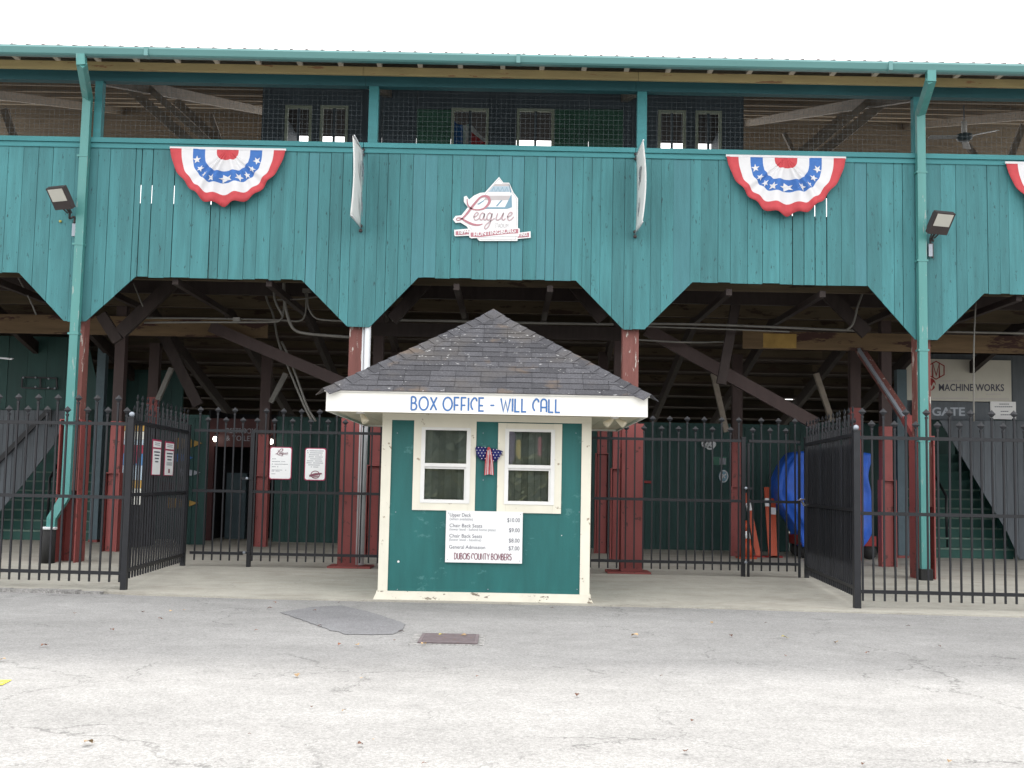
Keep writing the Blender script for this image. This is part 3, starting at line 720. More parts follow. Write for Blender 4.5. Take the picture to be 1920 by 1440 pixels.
# ================================================================== PRESS BOX
YP = 20.6
def P2(px, py): v = at(px, py, YP); return v.x, v.z
pbx0, pbx1 = at(491, 220, YP).x, at(1395, 220, YP).x
zpt = roofz(YP) - .28; zpb = 5.2
pb = thing('press_box', 'dark blue grey press box with pale framed windows behind the wire mesh', 'press box', ((pbx0 + pbx1) / 2, YP, zpb))
wins = [(534, 584, 198), (600, 652, 198), (846, 916, 203), (969, 1039, 204), (1234, 1286, 207), (1304, 1353, 208)]
xs = [pbx0]
for (a0, a1, ty) in wins:
    xs += [at(a0, 240, YP).x, at(a1, 240, YP).x]
xs.append(pbx1)
for i in range(0, len(xs), 2):                       # full height panels between the windows
    n = max(1, round((xs[i+1] - xs[i]) / .62)); wv = (xs[i+1] - xs[i]) / n
    for k in range(n):
        xa = xs[i] + wv * k
        pxm = 960 + (xa + wv / 2) / YP * F_PX
        g_ = 745 < pxm < 835 or 1050 < pxm < 1135
        zs = at(pxm, 205, YP).z
        if g_:
            MB().box((xa, YP, zpb), (xa + wv - .006, YP + .04, zs)).build('panel', M['pressgreen'], pb)
            MB().box((xa, YP, zs + .006), (xa + wv - .006, YP + .04, zpt)).build('panel', M['pressbox'], pb)
        else:
            MB().box((xa, YP, zpb), (xa + wv - .006, YP + .04, zpt)).build('panel', M['pressbox'], pb)
for (a0, a1, ty) in wins:
    x0, x1 = at(a0, 240, YP).x, at(a1, 240, YP).x; z1 = at((a0 + a1) / 2, ty, YP).z; z0 = 6.2
    MB().box((x0 - .006, YP + .001, z1), (x1, YP + .039, zpt)).build('panel', M['pressbox'], pb)
    MB().box((x0 - .006, YP + .001, zpb), (x1, YP + .039, z0)).build('panel', M['pressbox'], pb)
    b = MB(); t = .05
    b.box((x0, YP - .015, z0), (x0 + t, YP + .05, z1)); b.box((x1 - t, YP - .015, z0), (x1, YP + .05, z1)); b.box((x0 + t, YP - .014, z1 - t), (x1 - t, YP + .05, z1)); b.box((x0 + t, YP - .014, z0), (x1 - t, YP + .05, z0 + t))
    wf = b.build('window_frame', M['framegreen'], pb)
    xm = (x0 + x1) / 2
    MB().box((xm - .022, YP, z0 + t), (xm + .022, YP + .04, z1 - t)).build('mullion', M['pressbox'], wf)
MB().box((pbx0, YP + .041, zpb), (pbx0 + .05, YP + 3.2, zpt)).build('side_wall', M['pressbox'], pb)
MB().box((pbx1 - .05, YP + .041, zpb), (pbx1, YP + 3.2, zpt)).build('side_wall', M['pressbox'], pb)
MB().box((pbx0, YP + .041, zpt + .002), (pbx1, YP + 3.2, zpt + .05)).build('ceiling', M['dark'], pb)
for k in range(8):
    xx = pbx0 + (pbx1 - pbx0) * k / 7
    if 0 < k < 7 and k not in (2, 3, 4): MB().box((xx - .05, YP + 3.12, zpb), (xx + .05, YP + 3.2, zpt)).build('rear_post', M['pressbox'], pb)
# half drape of bunting standing inside the centre window
fx, fz = P2(848, 272)
b = MB(); n = 10; vs = []; fs = []
for i in range(n + 1):
    t = i / n
    top = at(848 + 66 * t, 222 + 34 * t + 6 * math.sin(t * 9), YP + .35); bot = at(848 + 66 * t, 285, YP + .35)
    for k in range(5):
        q = top.lerp(bot, k / 4); vs.append(q + Vector((0, .03 * math.sin(i * 2.1 + k), 0)))
for i in range(n):
    for k in range(4):
        b.cur = 2 if i < 3 else (1 if (k in (0, 3) or i < 5) else 0)
        b.add([vs[i*5+k], vs[(i+1)*5+k], vs[(i+1)*5+k+1], vs[i*5+k+1]], [(0, 1, 2, 3)])
fl = b.build('draped_flag', [M['fabred'], M['fabwhite'], M['fabblue']], None, smooth=False, fix=False)
tag(fl, 'red white and blue drape hanging inside the press box window', 'flag')
sd = fl.modifiers.new('thick', 'SOLIDIFY'); sd.thickness = .004

# ================================================================== CEILING FANS
def fan(label, c, r, ang):
    t = thing('ceiling_fan', label, 'ceiling fan', c)
    MB().tube([c + Vector((0, 0, .08)), c + Vector((0, 0, .6))], .014, 8).build('down_rod', M['galv'], t, smooth=True)
    MB().tube([c + Vector((0, 0, .07)), c + Vector((0, 0, .3))], .05, 12).build('canopy', M['white'], t, smooth=True)
    MB().tube([c + Vector((0, 0, -.06)), c + Vector((0, 0, -.02)), c + Vector((0, 0, .05)), c + Vector((0, 0, .075))], [.09, .14, .14, .07], 16).build('motor', M['bluegrey'], t, smooth=True)
    for k in range(3):
        a_ = R(ang + 120 * k); d = Vector((math.cos(a_), math.sin(a_), 0)); s_ = Vector((-math.sin(a_), math.cos(a_), .22)).normalized()
        MB().prism3([c + d * .13 - s_ * .05, c + d * r - s_ * .075 - Vector((0, 0, .03)), c + d * r + s_ * .06 - Vector((0, 0, .03)), c + d * .13 + s_ * .05], (0, 0, .012)).build('blade', M['whitepipe'], t)
    return t
fan('white ceiling fan hanging under the roof beside the downspout', at(1808, 258, 20.5), .66, 185)
fan('white ceiling fan at the left edge under the seats', at(-48, 668, 19.5), .62, 8)

# ================================================================== BOOTH
YB = 14.2
bl, br = at(721, 1000, YB).x - .06, at(1106, 1000, YB).x
BD = br - bl                                         # square plan
zs_ = at(915, 778, YB).z                             # top of wall under the soffit
bt = thing('ticket_booth', 'teal and cream box office ticket booth with pyramid shingle roof', 'ticket booth', ((bl + br) / 2, YB + BD / 2, .02))
tw = .115
zw0 = .12
for nm, a0, a1 in (('front', 0, 0),):
    # front wall is built round the two window openings
    wl = (at(792, 870, YB).x, at(879, 870, YB).x); wr = (at(949, 870, YB).x, at(1037, 870, YB).x)
    wz1, wz0 = at(915, 806, YB).z, at(915, 942, YB).z
    X = [bl + tw, wl[0], wl[1], wr[0], wr[1], br - tw]
    wallf = MB()
    wallf.box((X[0] - .05, YB, zw0), (X[5] + .05, YB + .03, wz0)); wallf.box((X[0] - .05, YB, wz1), (X[5] + .05, YB + .03, zs_))
    for xa, xb in ((X[0] - .05, X[1]), (X[2], X[3]), (X[4], X[5] + .05)): wallf.box((xa, YB, wz0), (xb, YB + .03, wz1))
    fw_ = wallf.build('front_wall', M['booth'], bt)
    for _x, _y in ((747, 1053), (1053, 1004), (745, 812), (1080, 812), (742, 960), (1086, 960), (745, 1105), (915, 1105), (1082, 1105), (906, 812), (906, 900)):
        _p = at(_x, _y, YB); MB().tube([_p, _p + NF * .004], .006 if _x != 747 else .014, 8).build('screw_head', M['vinyl'] if _x in (747, 1053) else M['galv'], fw_)
MB().box((bl + .02, YB + .031, zw0), (bl + .05, YB + BD, zs_)).build('side_wall', M['booth'], bt)
MB().box((br - .05, YB + .031, zw0), (br - .02, YB + BD, zs_)).build('side_wall', M['booth'], bt)
MB().box((bl + .051, YB + BD - .03, zw0), (br - .051, YB + BD, zs_)).build('rear_wall', M['booth'], bt)
MB().box((bl + .051, YB + .032, .06), (br - .051, YB + BD - .031, .1)).build('booth_floor', M['dark'], bt)
for xa in (bl, br - tw): 
    MB().box((xa, YB - .022, .125), (xa + tw, YB - .001, zs_ - .085)).build('corner_board', M['cream'], bt)
    xs0 = bl - .004 if xa == bl else br - .0195
    MB().box((xs0, YB, .125), (xs0 + .0235, YB + .1, zs_ - .002)).build('corner_board', M['cream'], bt)
MB().box((bl - .003, YB - .024, zs_ - .084), (br + .003, YB - .001, zs_ - .002)).build('frieze_board', M['cream'], bt)
MB().prism([(bl - .055, .022), (br + .055, .022), (br + .03, .06), (br + .008, .124), (bl - .008, .124), (bl - .03, .075)], YB - .03, YB - .001).build('base_board', M['basewood'], bt)
for xa in (bl - .02, br - .01):
    MB().box((xa, YB, .022), (xa + .03, YB + BD, .12)).build('base_board', M['basewood'], bt)
# windows
def booth_window(x0, x1, tl, trp, tp, bp):
    ox0, ox1 = at(tl, 870, YB).x, at(trp, 870, YB).x; oz1 = at(tl + 50, tp, YB).z; oz0 = at(tl + 50, bp, YB).z
    wn = thing('tmp', None, None, ((x0 + x1) / 2, YB, wz0)); wn.name = 'window'; WP[wn.name] = Vector(wn.location)
    wn.parent = bt; wn.location = Vector(wn.location) - wpos(bt)
    yt = YB - .022
    for (a0, a1, c0, c1, nm) in ((ox0, x0 - .001, oz0, oz1, 'casing'), (x1 + .001, ox1, oz0, oz1, 'casing'), (x0, x1, wz1 + .001, oz1 - .001, 'casing'), (x0, x1, oz0 + .001, wz0 - .001, 'casing')):
        MB().box((a0, yt, c0), (a1, YB - .001, c1)).build(nm, M['cream'], wn)
    b = MB(); f = .03; e = .018
    b.box((x0 - e, YB - .032, wz0 - e), (x0 + f, YB + .05, wz1 + e)); b.box((x1 - f, YB - .032, wz0 - e), (x1 + e, YB + .05, wz1 + e)); b.box((x0 + f, YB - .031, wz1 - .015), (x1 - f, YB + .05, wz1 + e)); b.box((x0 + f, YB - .031, wz0 - e), (x1 - f, YB + .05, wz0 + f * .8))
    b.build('window_frame', M['vinyl'], wn)
    zm = wz0 + (wz1 - wz0) * .5
    MB().box((x0 + .012, YB - .036, zm - .02), (x1 - .012, YB + .02, zm + .022)).build('meeting_rail', M['vinyl'], wn)
    b = MB(); b.box((x1 - f - .022, YB - .012, wz0 + .025), (x1 - f - .0005, YB + .02, zm - .021)); b.box((x0 + f + .0005, YB - .012, zm - .045), (x1 - f - .023, YB + .02, zm - .0215)); b.build('lower_sash', M['vinyl'], wn)
    MB().box((x0 + f, YB + .012, zm + .022), (x1 - f, YB + .016, wz1 - .015)).build('pane', M['glass'], wn)
    MB().box((x0 + f, YB + .004, wz0 + .024), (x1 - f - .022, YB + .008, zm - .022)).build('pane', M['glass'], wn)
    x = x0 - .05
    while x < x1 + .04:
        MB().prism3([(x, YB + .09, wz0 - .1), (x + .078, YB + .125, wz0 - .1), (x + .078, YB + .125, wz1 + .1), (x, YB + .09, wz1 + .1)], (0, .004, 0)).build('blind_slat', M['blind'], wn); x += .08
booth_window(*wl, 775, 892, 788, 957); booth_window(*wr, 933, 1053, 794, 962)
# eave: fascia, soffit, roof
OV = (at(1214, 760, 13.62).x - at(612, 752, 13.62).x - BD) / 2
YE = YB - OV; ex0, ex1 = bl - OV, br + OV; YE2 = YB + BD + OV
xc = (ex0 + ex1) / 2; dx = (at(612, 752, YE).x + at(1214, 760, YE).x) / 2 - xc
ex0 += dx; ex1 += dx; xc += dx
zf1 = at(915, 737.5, YE).z; zf0 = at(915, 776.5, YE).z
MB().box((ex0, YE, zf0), (ex1, YE + .025, zf1)).build('fascia_board', M['fascia'], bt)
fas_f = bt.children[-1]
for xa in (ex0, ex1 - .025): MB().box((xa, YE + .026, zf0), (xa + .025, YE2 - .026, zf1)).build('fascia_board', M['fascia'], bt)
MB().box((ex0, YE2 - .025, zf0), (ex1, YE2, zf1)).build('fascia_board', M['fascia'], bt)
# crown strip under the shingles
MB().box((ex0 - .02, YE - .02, zf1 - .016), (ex1 + .02, YE - .001, zf1)).build('crown_strip', M['fascia'], bt)
x = ex0 + .027
a = MB()
zso = max(zs_, zf0 + .004)
while x < ex1 - .03:                                  # vented soffit boards
    MB().box((x, YE + .026, zso), (min(x + .145, ex1 - .026), YE2 - .026, zso + .012)).build('soffit_board', M['soffit'], bt); x += .15
b = MB(); deco_text(b, 'BOX OFFICE - WILL CALL', at(771, 768.3, YE), (at(1050, 772, YE) - at(771, 767, YE)).normalized(), ZU, NF, (at(1050, 770, YE) - at(771, 767, YE)).length, .152, .019, gap=.21, space=.38)
b.build('lettering', M['blue'], bt)
tag(bt.children[-1], 'blue painted words BOX OFFICE - WILL CALL')
# pyramid roof with separate shingles
apx = Vector((xc + .02, (YE + YE2) / 2, at(925, 585, (YE + YE2) / 2).z))
roofp = MB(); e = .03
A_, B_, C_, D_ = Vector((ex0 - e, YE - e, zf1)), Vector((ex1 + e, YE - e, zf1)), Vector((ex1 + e, YE2 + e, zf1)), Vector((ex0 - e, YE2 + e, zf1))
roofp.add([A_, B_, C_, D_, apx], [(0, 1, 4), (1, 2, 4), (2, 3, 4), (3, 0, 4), (0, 3, 2, 1)])
rfb = roofp.build('roof', M['shingle'], bt)
def shingle_face(P, Q, T, single, NC=17):
    """P,Q eave corners, T apex"""
    u = (Q - P).normalized(); Lw = (Q - P).length; mid = (P + Q) / 2
    tpar = (T - P).dot(u) / Lw; foot = P + u * (tpar * Lw); up = (T - foot); H = up.length; v = up.normalized(); nn = u.cross(v).normalized()
    joined = MB()
    for c_ in range(NC):
        h0 = H * c_ / NC - .008; h1 = H * (c_ + 1) / NC + .03
        f0 = max(h0, 0) / H; f1 = min(h1 / H, 1)
        xl0, xr0 = f0 * tpar * Lw, Lw - f0 * (1 - tpar) * Lw
        xl1, xr1 = f1 * tpar * Lw, Lw - f1 * (1 - tpar) * Lw
        x = -random.choice([.0, .1, .2]) + xl0 - (xl0 % .305) 
        while x < xr0:
            a0, a1 = max(x + .004, xl0), min(x + .301, xr0)
            if a1 - a0 > .02:
                t0 = max(a0, xl1); t1 = min(a1, xr1)
                if t1 < t0: t0 = t1 = min(max((a0 + a1) / 2, min(xl1, xr1)), max(xl1, xr1))
                lift0, lift1 = .010 + random.uniform(0, .004), .003
                dh = random.uniform(-.004, .004)
                pts = [P + u * a0 + v * (h0 + dh) + nn * lift0, P + u * a1 + v * (h0 + dh) + nn * lift0, P + u * t1 + v * h1 + nn * lift1, P + u * t0 + v * h1 + nn * lift1]
                if t1 - t0 < .003: pts = pts[:3]
                if single: MB().prism3(pts, nn * -.006).build('shingle', M['shingle'], rfb)
                else: joined.prism3(pts, nn * -.006)
            x += .305
    if not single: tag(joined.build('shingle_field', M['shingle'], rfb), kind='stuff')
shingle_face(A_, B_, apx, True)
shingle_face(B_, C_, apx, False); shingle_face(D_, A_, apx, False); shingle_face(C_, D_, apx, False)
def hip_caps(P, T, single=True):
    d = T - P; Ln = d.length; d.normalize(); side = d.cross(ZU).normalized(); dn = side.cross(d).normalized()
    n = 17
    for i in range(n):
        s0 = Ln * i / n; s1 = min(Ln * (i + 1) / n + .05, Ln + .02); l0, l1 = .026, .012
        pa = P + d * s0; pb_ = P + d * s1
        dr = Vector((0, 0, -1))
        dd = dn if dn.z > 0 else -dn
        vs = [pa + side * .14 - ZU * .075 + dd * l0, pa + dd * l0, pa - side * .14 - ZU * .075 + dd * l0, pb_ - side * .14 - ZU * .075 + dd * l1, pb_ + dd * l1, pb_ + side * .14 - ZU * .075 + dd * l1]
        b = MB(); off = -dd * .007
        b.add(vs + [q + off for q in vs], [(0,1,4,5),(1,2,3,4),(6,11,10,7),(7,10,9,8),(0,6,7,1),(1,7,8,2),(2,8,9,3),(3,9,10,4),(4,10,11,5),(5,11,6,0)])
        b.build('hip_shingle', M['shingle'], rfb)
hip_caps(A_, apx); hip_caps(B_, apx)
hip_caps(C_, apx); hip_caps(D_, apx)
MB().add([apx + Vector((-.17, -.14, -.075)), apx + Vector((.17, -.14, -.075)), apx + Vector((.17, .14, -.075)), apx + Vector((-.17, .14, -.075)), apx + Vector((0, 0, .045))], [(0,1,4),(1,2,4),(2,3,4),(3,0,4)]).build('ridge_cap', M['shingle'], rfb)

# soffit spot lamps
def spot(label, p, heads):
    t = thing('soffit_lamp', label, 'spot lamp', p)
    MB().tube([p, p + Vector((0, 0, -.025))], .05, 12).build('mount', M['white'], t, smooth=True)
    for d in heads:
        d = Vector(d).normalized(); q = p + Vector((0, 0, -.03)) + Vector((d.x * .03, 0, 0))
        MB().tube([q, q + d * .03, q + d * .1, q + d * .125], [.022, .028, .042, .046], 12).build('lamp_head', M['soffit'], t, smooth=True)
spot('single cream spot lamp under the left eave of the booth', Vector((at(676, 768, 14.0).x, 14.0, zso - .001)), [(.45, -.4, -.75)])
spot('twin cream spot lamps under the right eave of the booth', Vector((at(1153, 776, 14.0).x, 14.0, zso - .001)), [(-.75, -.35, -.6), (.75, -.35, -.6)])

# price board
ps0, ps1 = at(836, 958, YB - .03), at(980, 1057, YB - .03)
zsa, zsb = at(908, 1055.5, YB - .03).z, at(908, 958.5, YB - .03).z
tilt = (at(980, 1057, YB - .03) - at(836, 1055, YB - .03)).normalized()
sg = MB(); bx0, bx1 = at(835.5, 1010, YB - .03).x, at(979.5, 1010, YB - .03).x
sg.box((bx0, YB - .034, zsa), (bx1, YB - .0245, zsb))
pr = thing('price_sign', 'white ticket price sign below the booth windows', 'sign', ((bx0 + bx1) / 2, YB - .03, zsa))
sg.build('board', M['signwhite'], pr)
bw = bx1 - bx0; bh = zsb - zsa; O0 = Vector((bx0, YB - .034, zsa))
b = MB()
for s, u, v, sz, wd in (('Upper Deck', .045, .885, .062, .275), ('Chair Back Seats', .045, .68, .062, .425), ('Chair Back Seats', .045, .48, .062, .425), ('General Admission', .045, .265, .062, .47)):
    font_text(b, s, O0 + XR * (u * bw) + ZU * (v * bh), XR, ZU, NF, sz, .0015, width=wd * bw)
for s, v in (('$10.00', .80), ('$9.00', .605), ('$8.00', .405), ('$7.00', .255)):
    font_text(b, s, O0 + XR * ((.795 if len(s) > 5 else .82) * bw) + ZU * (v * bh), XR, ZU, NF, .07, .0015, width=(.165 if len(s) > 5 else .14) * bw)
b.build('print', M['ink'], pr, fix=False)
b = MB()
for s, v, wd in (('(when available)', .815, .3), ('(lower level - behind home plate)', .615, .6), ('(lower level - baseline)', .415, .415)):
    font_text(b, s, O0 + XR * (.045 * bw) + ZU * (v * bh), XR, ZU, NF, .045, .0015, width=wd * bw)
tag(b.build('small_print', M['inkgrey'], pr, fix=False), kind='stuff')
b = MB(); deco_text(b, 'DUBOIS COUNTY BOMBERS', O0 + XR * (.12 * bw) + ZU * (.065 * bh), XR, ZU, NF, .74 * bw, .072, .0085, gap=.18, space=.3, off=.001)
b.build('team_print', M['inkmaroon'], pr)
for u, v in ((.03, .05), (.97, .05), (.03, .95), (.97, .95)):
    MB().tube([O0 + XR * (u * bw) + ZU * (v * bh), O0 + XR * (u * bw) + ZU * (v * bh) + NF * .003], .006, 8).build('screw', M['galv'], pr)

# patriotic bow between the windows
bo = at(917, 842, YB - .04)
bw_ = thing('ribbon_bow', 'star spangled blue bow with red and white striped tails between the booth windows', 'bow', bo)
S1 = .0068                                            # metres per photo pixel here
def bow_pt(px, py, d=0): v = at(px, py, YB - .035 - d); return v
for pts, nm in (([(914,841),(908,838),(901,837),(893,837),(891,841),(893,851),(898,859),(904,863),(909,864),(912,856)], 'loop'), ([(919,841),(927,841),(934,843),(943,846),(940,853),(935,860),(929,866),(923,864),(920,856)], 'loop')):
    ctr = sum((bow_pt(*p) for p in pts), Vector()) / len(pts) + NF * .05
    b = MB(); n = len(pts); rim = [bow_pt(*p, .012 + .012 * (i % 2)) for i, p in enumerate(pts)]; back = [bow_pt(*p) for p in pts]
    b.add(rim + back + [ctr, ctr + Vector((0, .05, 0))], [(i, (i+1) % n, 2*n) for i in range(n)] + [(i, i + n, (i+1) % n + n, (i+1) % n) for i in range(n)] + [((i+1) % n + n, i + n, 2*n+1) for i in range(n)])
    lp = b.build('loop', M['navy'], bw_, smooth=True)
    b = MB(); xs_ = [p[0] for p in pts]; ys_ = [p[1] for p in pts]; row = 0; py = min(ys_) + 2
    import mathutils
    tri = [(rim[i], rim[(i+1) % n], ctr) for i in range(n)]
    while py < max(ys_):
        px = min(xs_) + (3.1 if row % 2 else 0)
        while px < max(xs_):
            o_ = Vector((0, 0, EYE)); d_ = at(px, py, 10) - o_
            for t3 in tri:
                hit = mathutils.geometry.intersect_ray_tri(*t3, d_, o_, True)
                if hit:
                    c_ = hit + NF * .003; r_ = .0065
                    b.add([c_ + Vector((r_ * math.cos(k * 1.2566 + 1.57) * (1 if q == 0 else .5), 0, r_ * math.sin(k * 1.2566 + 1.57))) for k in range(5) for q in (0,)], [(0, 1, 2, 3, 4)]); break
            px += 6.2
        py += 5.2; row += 1
    b.build('star_dots', M['fabwhite'], lp, fix=False)
b = MB()
for s_ in range(2):
    L0 = [(914.5, 840), (912, 852), (909.5, 866), (908, 891)] if s_ == 0 else [(917, 841), (917.5, 853), (917.5, 866), (917, 889)]
    L1 = [(918, 841), (918, 853), (917.3, 866), (917, 889)] if s_ == 0 else [(919.5, 841), (922, 852), (924, 866), (925.5, 891)]
    for k in range(3):
        for j in range(5):
            b.cur = 0 if j % 2 == 0 else 1
            def q(i, f): return bow_pt(L0[i][0] + (L1[i][0] - L0[i][0]) * f, L0[i][1] + (L1[i][1] - L0[i][1]) * f, .03 + .012 * math.sin(f * 9 + i))
            b.add([q(k, j / 5), q(k, (j + 1) / 5), q(k + 1, (j + 1) / 5), q(k + 1, j / 5)], [(0, 1, 2, 3)])
tl_ = b.build('tail', [M['fabred'], M['fabwhite']], bw_, fix=False); tl_.modifiers.new('t', 'SOLIDIFY').thickness = .004
MB().sphere(bow_pt(916.5, 841, .04), .018, 10, 6, (1, .8, 1.1)).build('knot', M['fabred'], bw_, smooth=True)

# ================================================================== LEAGUE SIGN
YS = YF - .02
def zp(zx, zy, Y=YS): return at(820 + zx / 8.727, 310 + zy / 8.727, Y)
ls = thing('stadium_sign', 'cut-out white and red League stadium logo sign on the teal boards', 'sign', zp(900, 1240))
def lpoly(pts, mt_, d, th=.004, nm='sign_layer'):
    P_ = [zp(*p) for p in pts]
    return MB().prism3([q + NF * (d + th) for q in P_], (0, th, 0)).build(nm, mt_, ls)
lpoly([(1010,195),(1080,288),(1175,290),(1250,455),(1320,545),(1318,1045),(1312,1240),(690,1240),(560,1110),(480,1000),(380,940),(300,945),(256,890),(300,832),(395,822),(500,690),(435,600),(436,520),(478,503),(520,565),(600,500),(700,455),(780,448)], M['signwhite'], 0, .02, 'backing')
lpoly([(278,1055),(290,1060),(525,1040),(530,1155),(290,1165),(278,1140)], M['signwhite'], .003, .021, 'ribbon_backing')
lpoly([(1310,1110),(1525,1085),(1528,1190),(1310,1210)], M['signwhite'], .003, .021, 'ribbon_backing')
lpoly([(525,1085),(540,1075),(1340,1035),(1352,1060),(1340,1165),(1000,1165),(560,1200),(525,1185)], M['signwhite'], .006, .022, 'ribbon_backing')
def lline(pts, wd, mt_, d, nm='outline'):
    b = MB(); O_ = zp(0, 0); P_ = [(zp(*p) - O_) for p in pts]
    ribbon(b, [(q.x, q.z) for q in P_], wd, O_, XR, ZU, NF, d); return b.build(nm, mt_, ls)
lline([(780,488),(1012,222),(1066,300),(1165,306),(1228,455),(1296,548),(1290,1040)], .007, M['logogrey'], .021)
lline([(700,1215),(1285,1215),(1285,1160)], .007, M['logogrey'], .021); lline([(520,1000),(585,1080)], .007, M['logogrey'], .021)
lpoly([(945,312),(1165,312),(1168,345),(918,345)], M['logogrey'], .0215, .001)
lpoly([(915,348),(1168,348),(1182,440),(835,440)], M['logolt'], .0215, .001)
for zx in (890, 960, 1030, 1100): lline([(zx, 435), (zx + 35, 365), (zx + 60, 435)], .006, M['logoblue'], .0235, 'truss_line')
lpoly([(1168,318),(1180,318),(1212,450),(1190,450)], M['logoblue'], .0215, .001)
lpoly([(815,500),(1205,500),(1190,575),(755,575)], M['logogrey'], .0215, .001)
lpoly([(1215,478),(1222,690),(1140,718),(770,718),(790,690),(1105,690)], M['logoblue'], .0225, .001)
lpoly([(650,640),(760,575),(770,585),(680,650)], M['logoblue'], .0225, .001); lpoly([(1040,578),(1065,578),(985,675),(955,675)], M['logoblue'], .0225, .001); lpoly([(850,578),(885,578),(860,640),(840,600)], M['logoblue'], .0225, .001)
b = MB(); sc_ = (zp(1258, 1050) - zp(258, 1050)).x / 1000
script_league(b, zp(258, 1050), (zp(1258, 1050) - zp(258, 1050)).normalized(), ZU, NF, sc_, .0255, 0, 1, 1.0)
b.build('script_lettering', [M['pink'], mat('logo_script', (.46, .33, .35), .5, .04, 5)], ls)
b = MB(); font_text(b, 'STADIUM', zp(935, 1025), XR, ZU, NF, .1, .024, width=.215); b.build('lettering', M['logogrey'], ls, fix=False)
lpoly([(300,1085),(522,1062),(522,1135),(300,1150)], M['pink'], .0245, .001, 'ribbon_face')
lpoly([(1352,1122),(1500,1105),(1502,1178),(1310,1192)], M['pink'], .0245, .001, 'ribbon_face')
lpoly([(545,1105),(700,1105),(950,1075),(1200,1050),(1325,1048),(1325,1120),(1200,1125),(950,1150),(700,1180),(545,1178)], M['pink'], .0285, .001, 'ribbon_face')
b = MB()
for s, p, q, sz in (('1894', (330, 1135), (500, 1115), .085), ('HUNTINGBURG', (590, 1168), (1275, 1103), .088), ('IND.', (1358, 1170), (1480, 1160), .075)):
    b = MB(); u_ = (zp(*q) - zp(*p)); font_text(b, s, zp(*p), u_.normalized(), ZU, NF, sz, .0335, width=u_.length, bold=.002); b.build('ribbon_lettering', M['signwhite'], ls, fix=False)

# ================================================================== BUNTING
def bunting(label, cx_px, top_px, wpx, seed):
    Yb = YF - .03; c = at(cx_px, top_px, Yb); Rr = wpx / 2 / F_PX * Yb * 1.005
    rnd = random.Random(seed); ph = [rnd.uniform(-.5, .5) for _ in range(20)]
    t = thing('bunting', label, 'bunting', c - Vector((0, 0, Rr)), 'fan buntings hung along the cap rail')
    NA, radii = 72, [0, .1, .19, .29, .39, .49, .6, .7, .8, .9, 1.0]
    tl = math.atan2(at(cx_px + 100, top_px + 1.9, Yb).z - c.z, 100 / F_PX * Yb)
    def S(r, th, o=0):
        s = math.sin(th); pl = s ** 1.5
        fold = math.sin(th * (13 + seed % 5) + ph[0] * 6 + .9 * math.sin(th * 5 + ph[1] * 6)) * .55 + math.sin(th * 8 + ph[2] * 6) * .45
        rr = r * (1 + .03 * pl * math.sin(th * 17 + ph[3]) * r + .02 * pl * math.sin(th * 7 + ph[5]))
        e_ = .66 + .34 * min(max((r - .5) / .5, 0), 1); rr *= 1 - .07 * abs(math.sin(2 * th)) * max(0, (r - .7) / .3); cc = math.cos(th); x = rr * (1 if cc > 0 else -1) * abs(cc) ** e_; z = -rr * max(s, 0) ** e_ * 1.02
        wv = .13 * pl * (fold * .5 + .5) * min(1, r * 2.2) + .012 * (1 + math.sin(3 * th + ph[4])) * r
        y = -.02 - .03 * s * r - wv
        return c + Vector((-x * Rr, y - o, z * Rr + (-x * Rr) * math.tan(tl)))
    b = MB(); band = [0, 0, 1, 1, 2, 2, 1, 1, 0, 0]
    vs = [[S(r, math.pi * i / NA) for i in range(NA + 1)] for r in radii]
    fl_ = [v for row in vs for v in row]; n = NA + 1
    for j in range(len(radii) - 1):
        b.cur = band[j]; base = len(b.v)
        b.add(vs[j] + vs[j+1], [(i, i + 1, n + i + 1, n + i) for i in range(NA)])
    o = b.build('fabric', [M['fabred'], M['fabwhite'], M['fabblue']], t, smooth=True, fix=False)
    bms = __import__('bmesh'); bm = bms.new(); bm.from_mesh(o.data); bms.ops.remove_doubles(bm, verts=bm.verts, dist=.0005); bm.to_mesh(o.data); bm.free()
    o.modifiers.new('thick', 'SOLIDIFY').thickness = .003
    for th0, r0 in ((.24, .53), (.62, .52), (.95, .53), (1.25, .52), (1.57, .525), (1.9, .52), (2.2, .53), (2.53, .52), (2.9, .53)):
        sb = MB(); pts = [S(r0, th0, .009)]
        for k in range(10):
            a_ = math.pi / 2 + k * math.pi / 5; q = .075 if k % 2 == 0 else .031
            pts.append(S(r0 + q * math.sin(a_ + th0 + math.pi), th0 + q * math.cos(a_ + th0) / r0 * .9, .009))
        sb.add(pts, [(0, k + 1, (k + 1) % 10 + 1) for k in range(10)])
        sb.build('star', M['fabwhite'], o, fix=False)
    MB().bar(c + Vector((-Rr * 1.01, -.02, .012 - Rr * math.tan(tl))), c + Vector((Rr * 1.01, -.02, .012 + Rr * math.tan(tl))), .035, .02).build('heading_band', M['fabwhite'], t)
bunting('red white and blue fan bunting hung left of the logo sign', 428, 281, 219, 3)
bunting('red white and blue fan bunting right of the logo sign', 1473, 296, 226, 8)
bunting('bunting cut off by the right edge of the photo', 1994, 309, 222, 12)

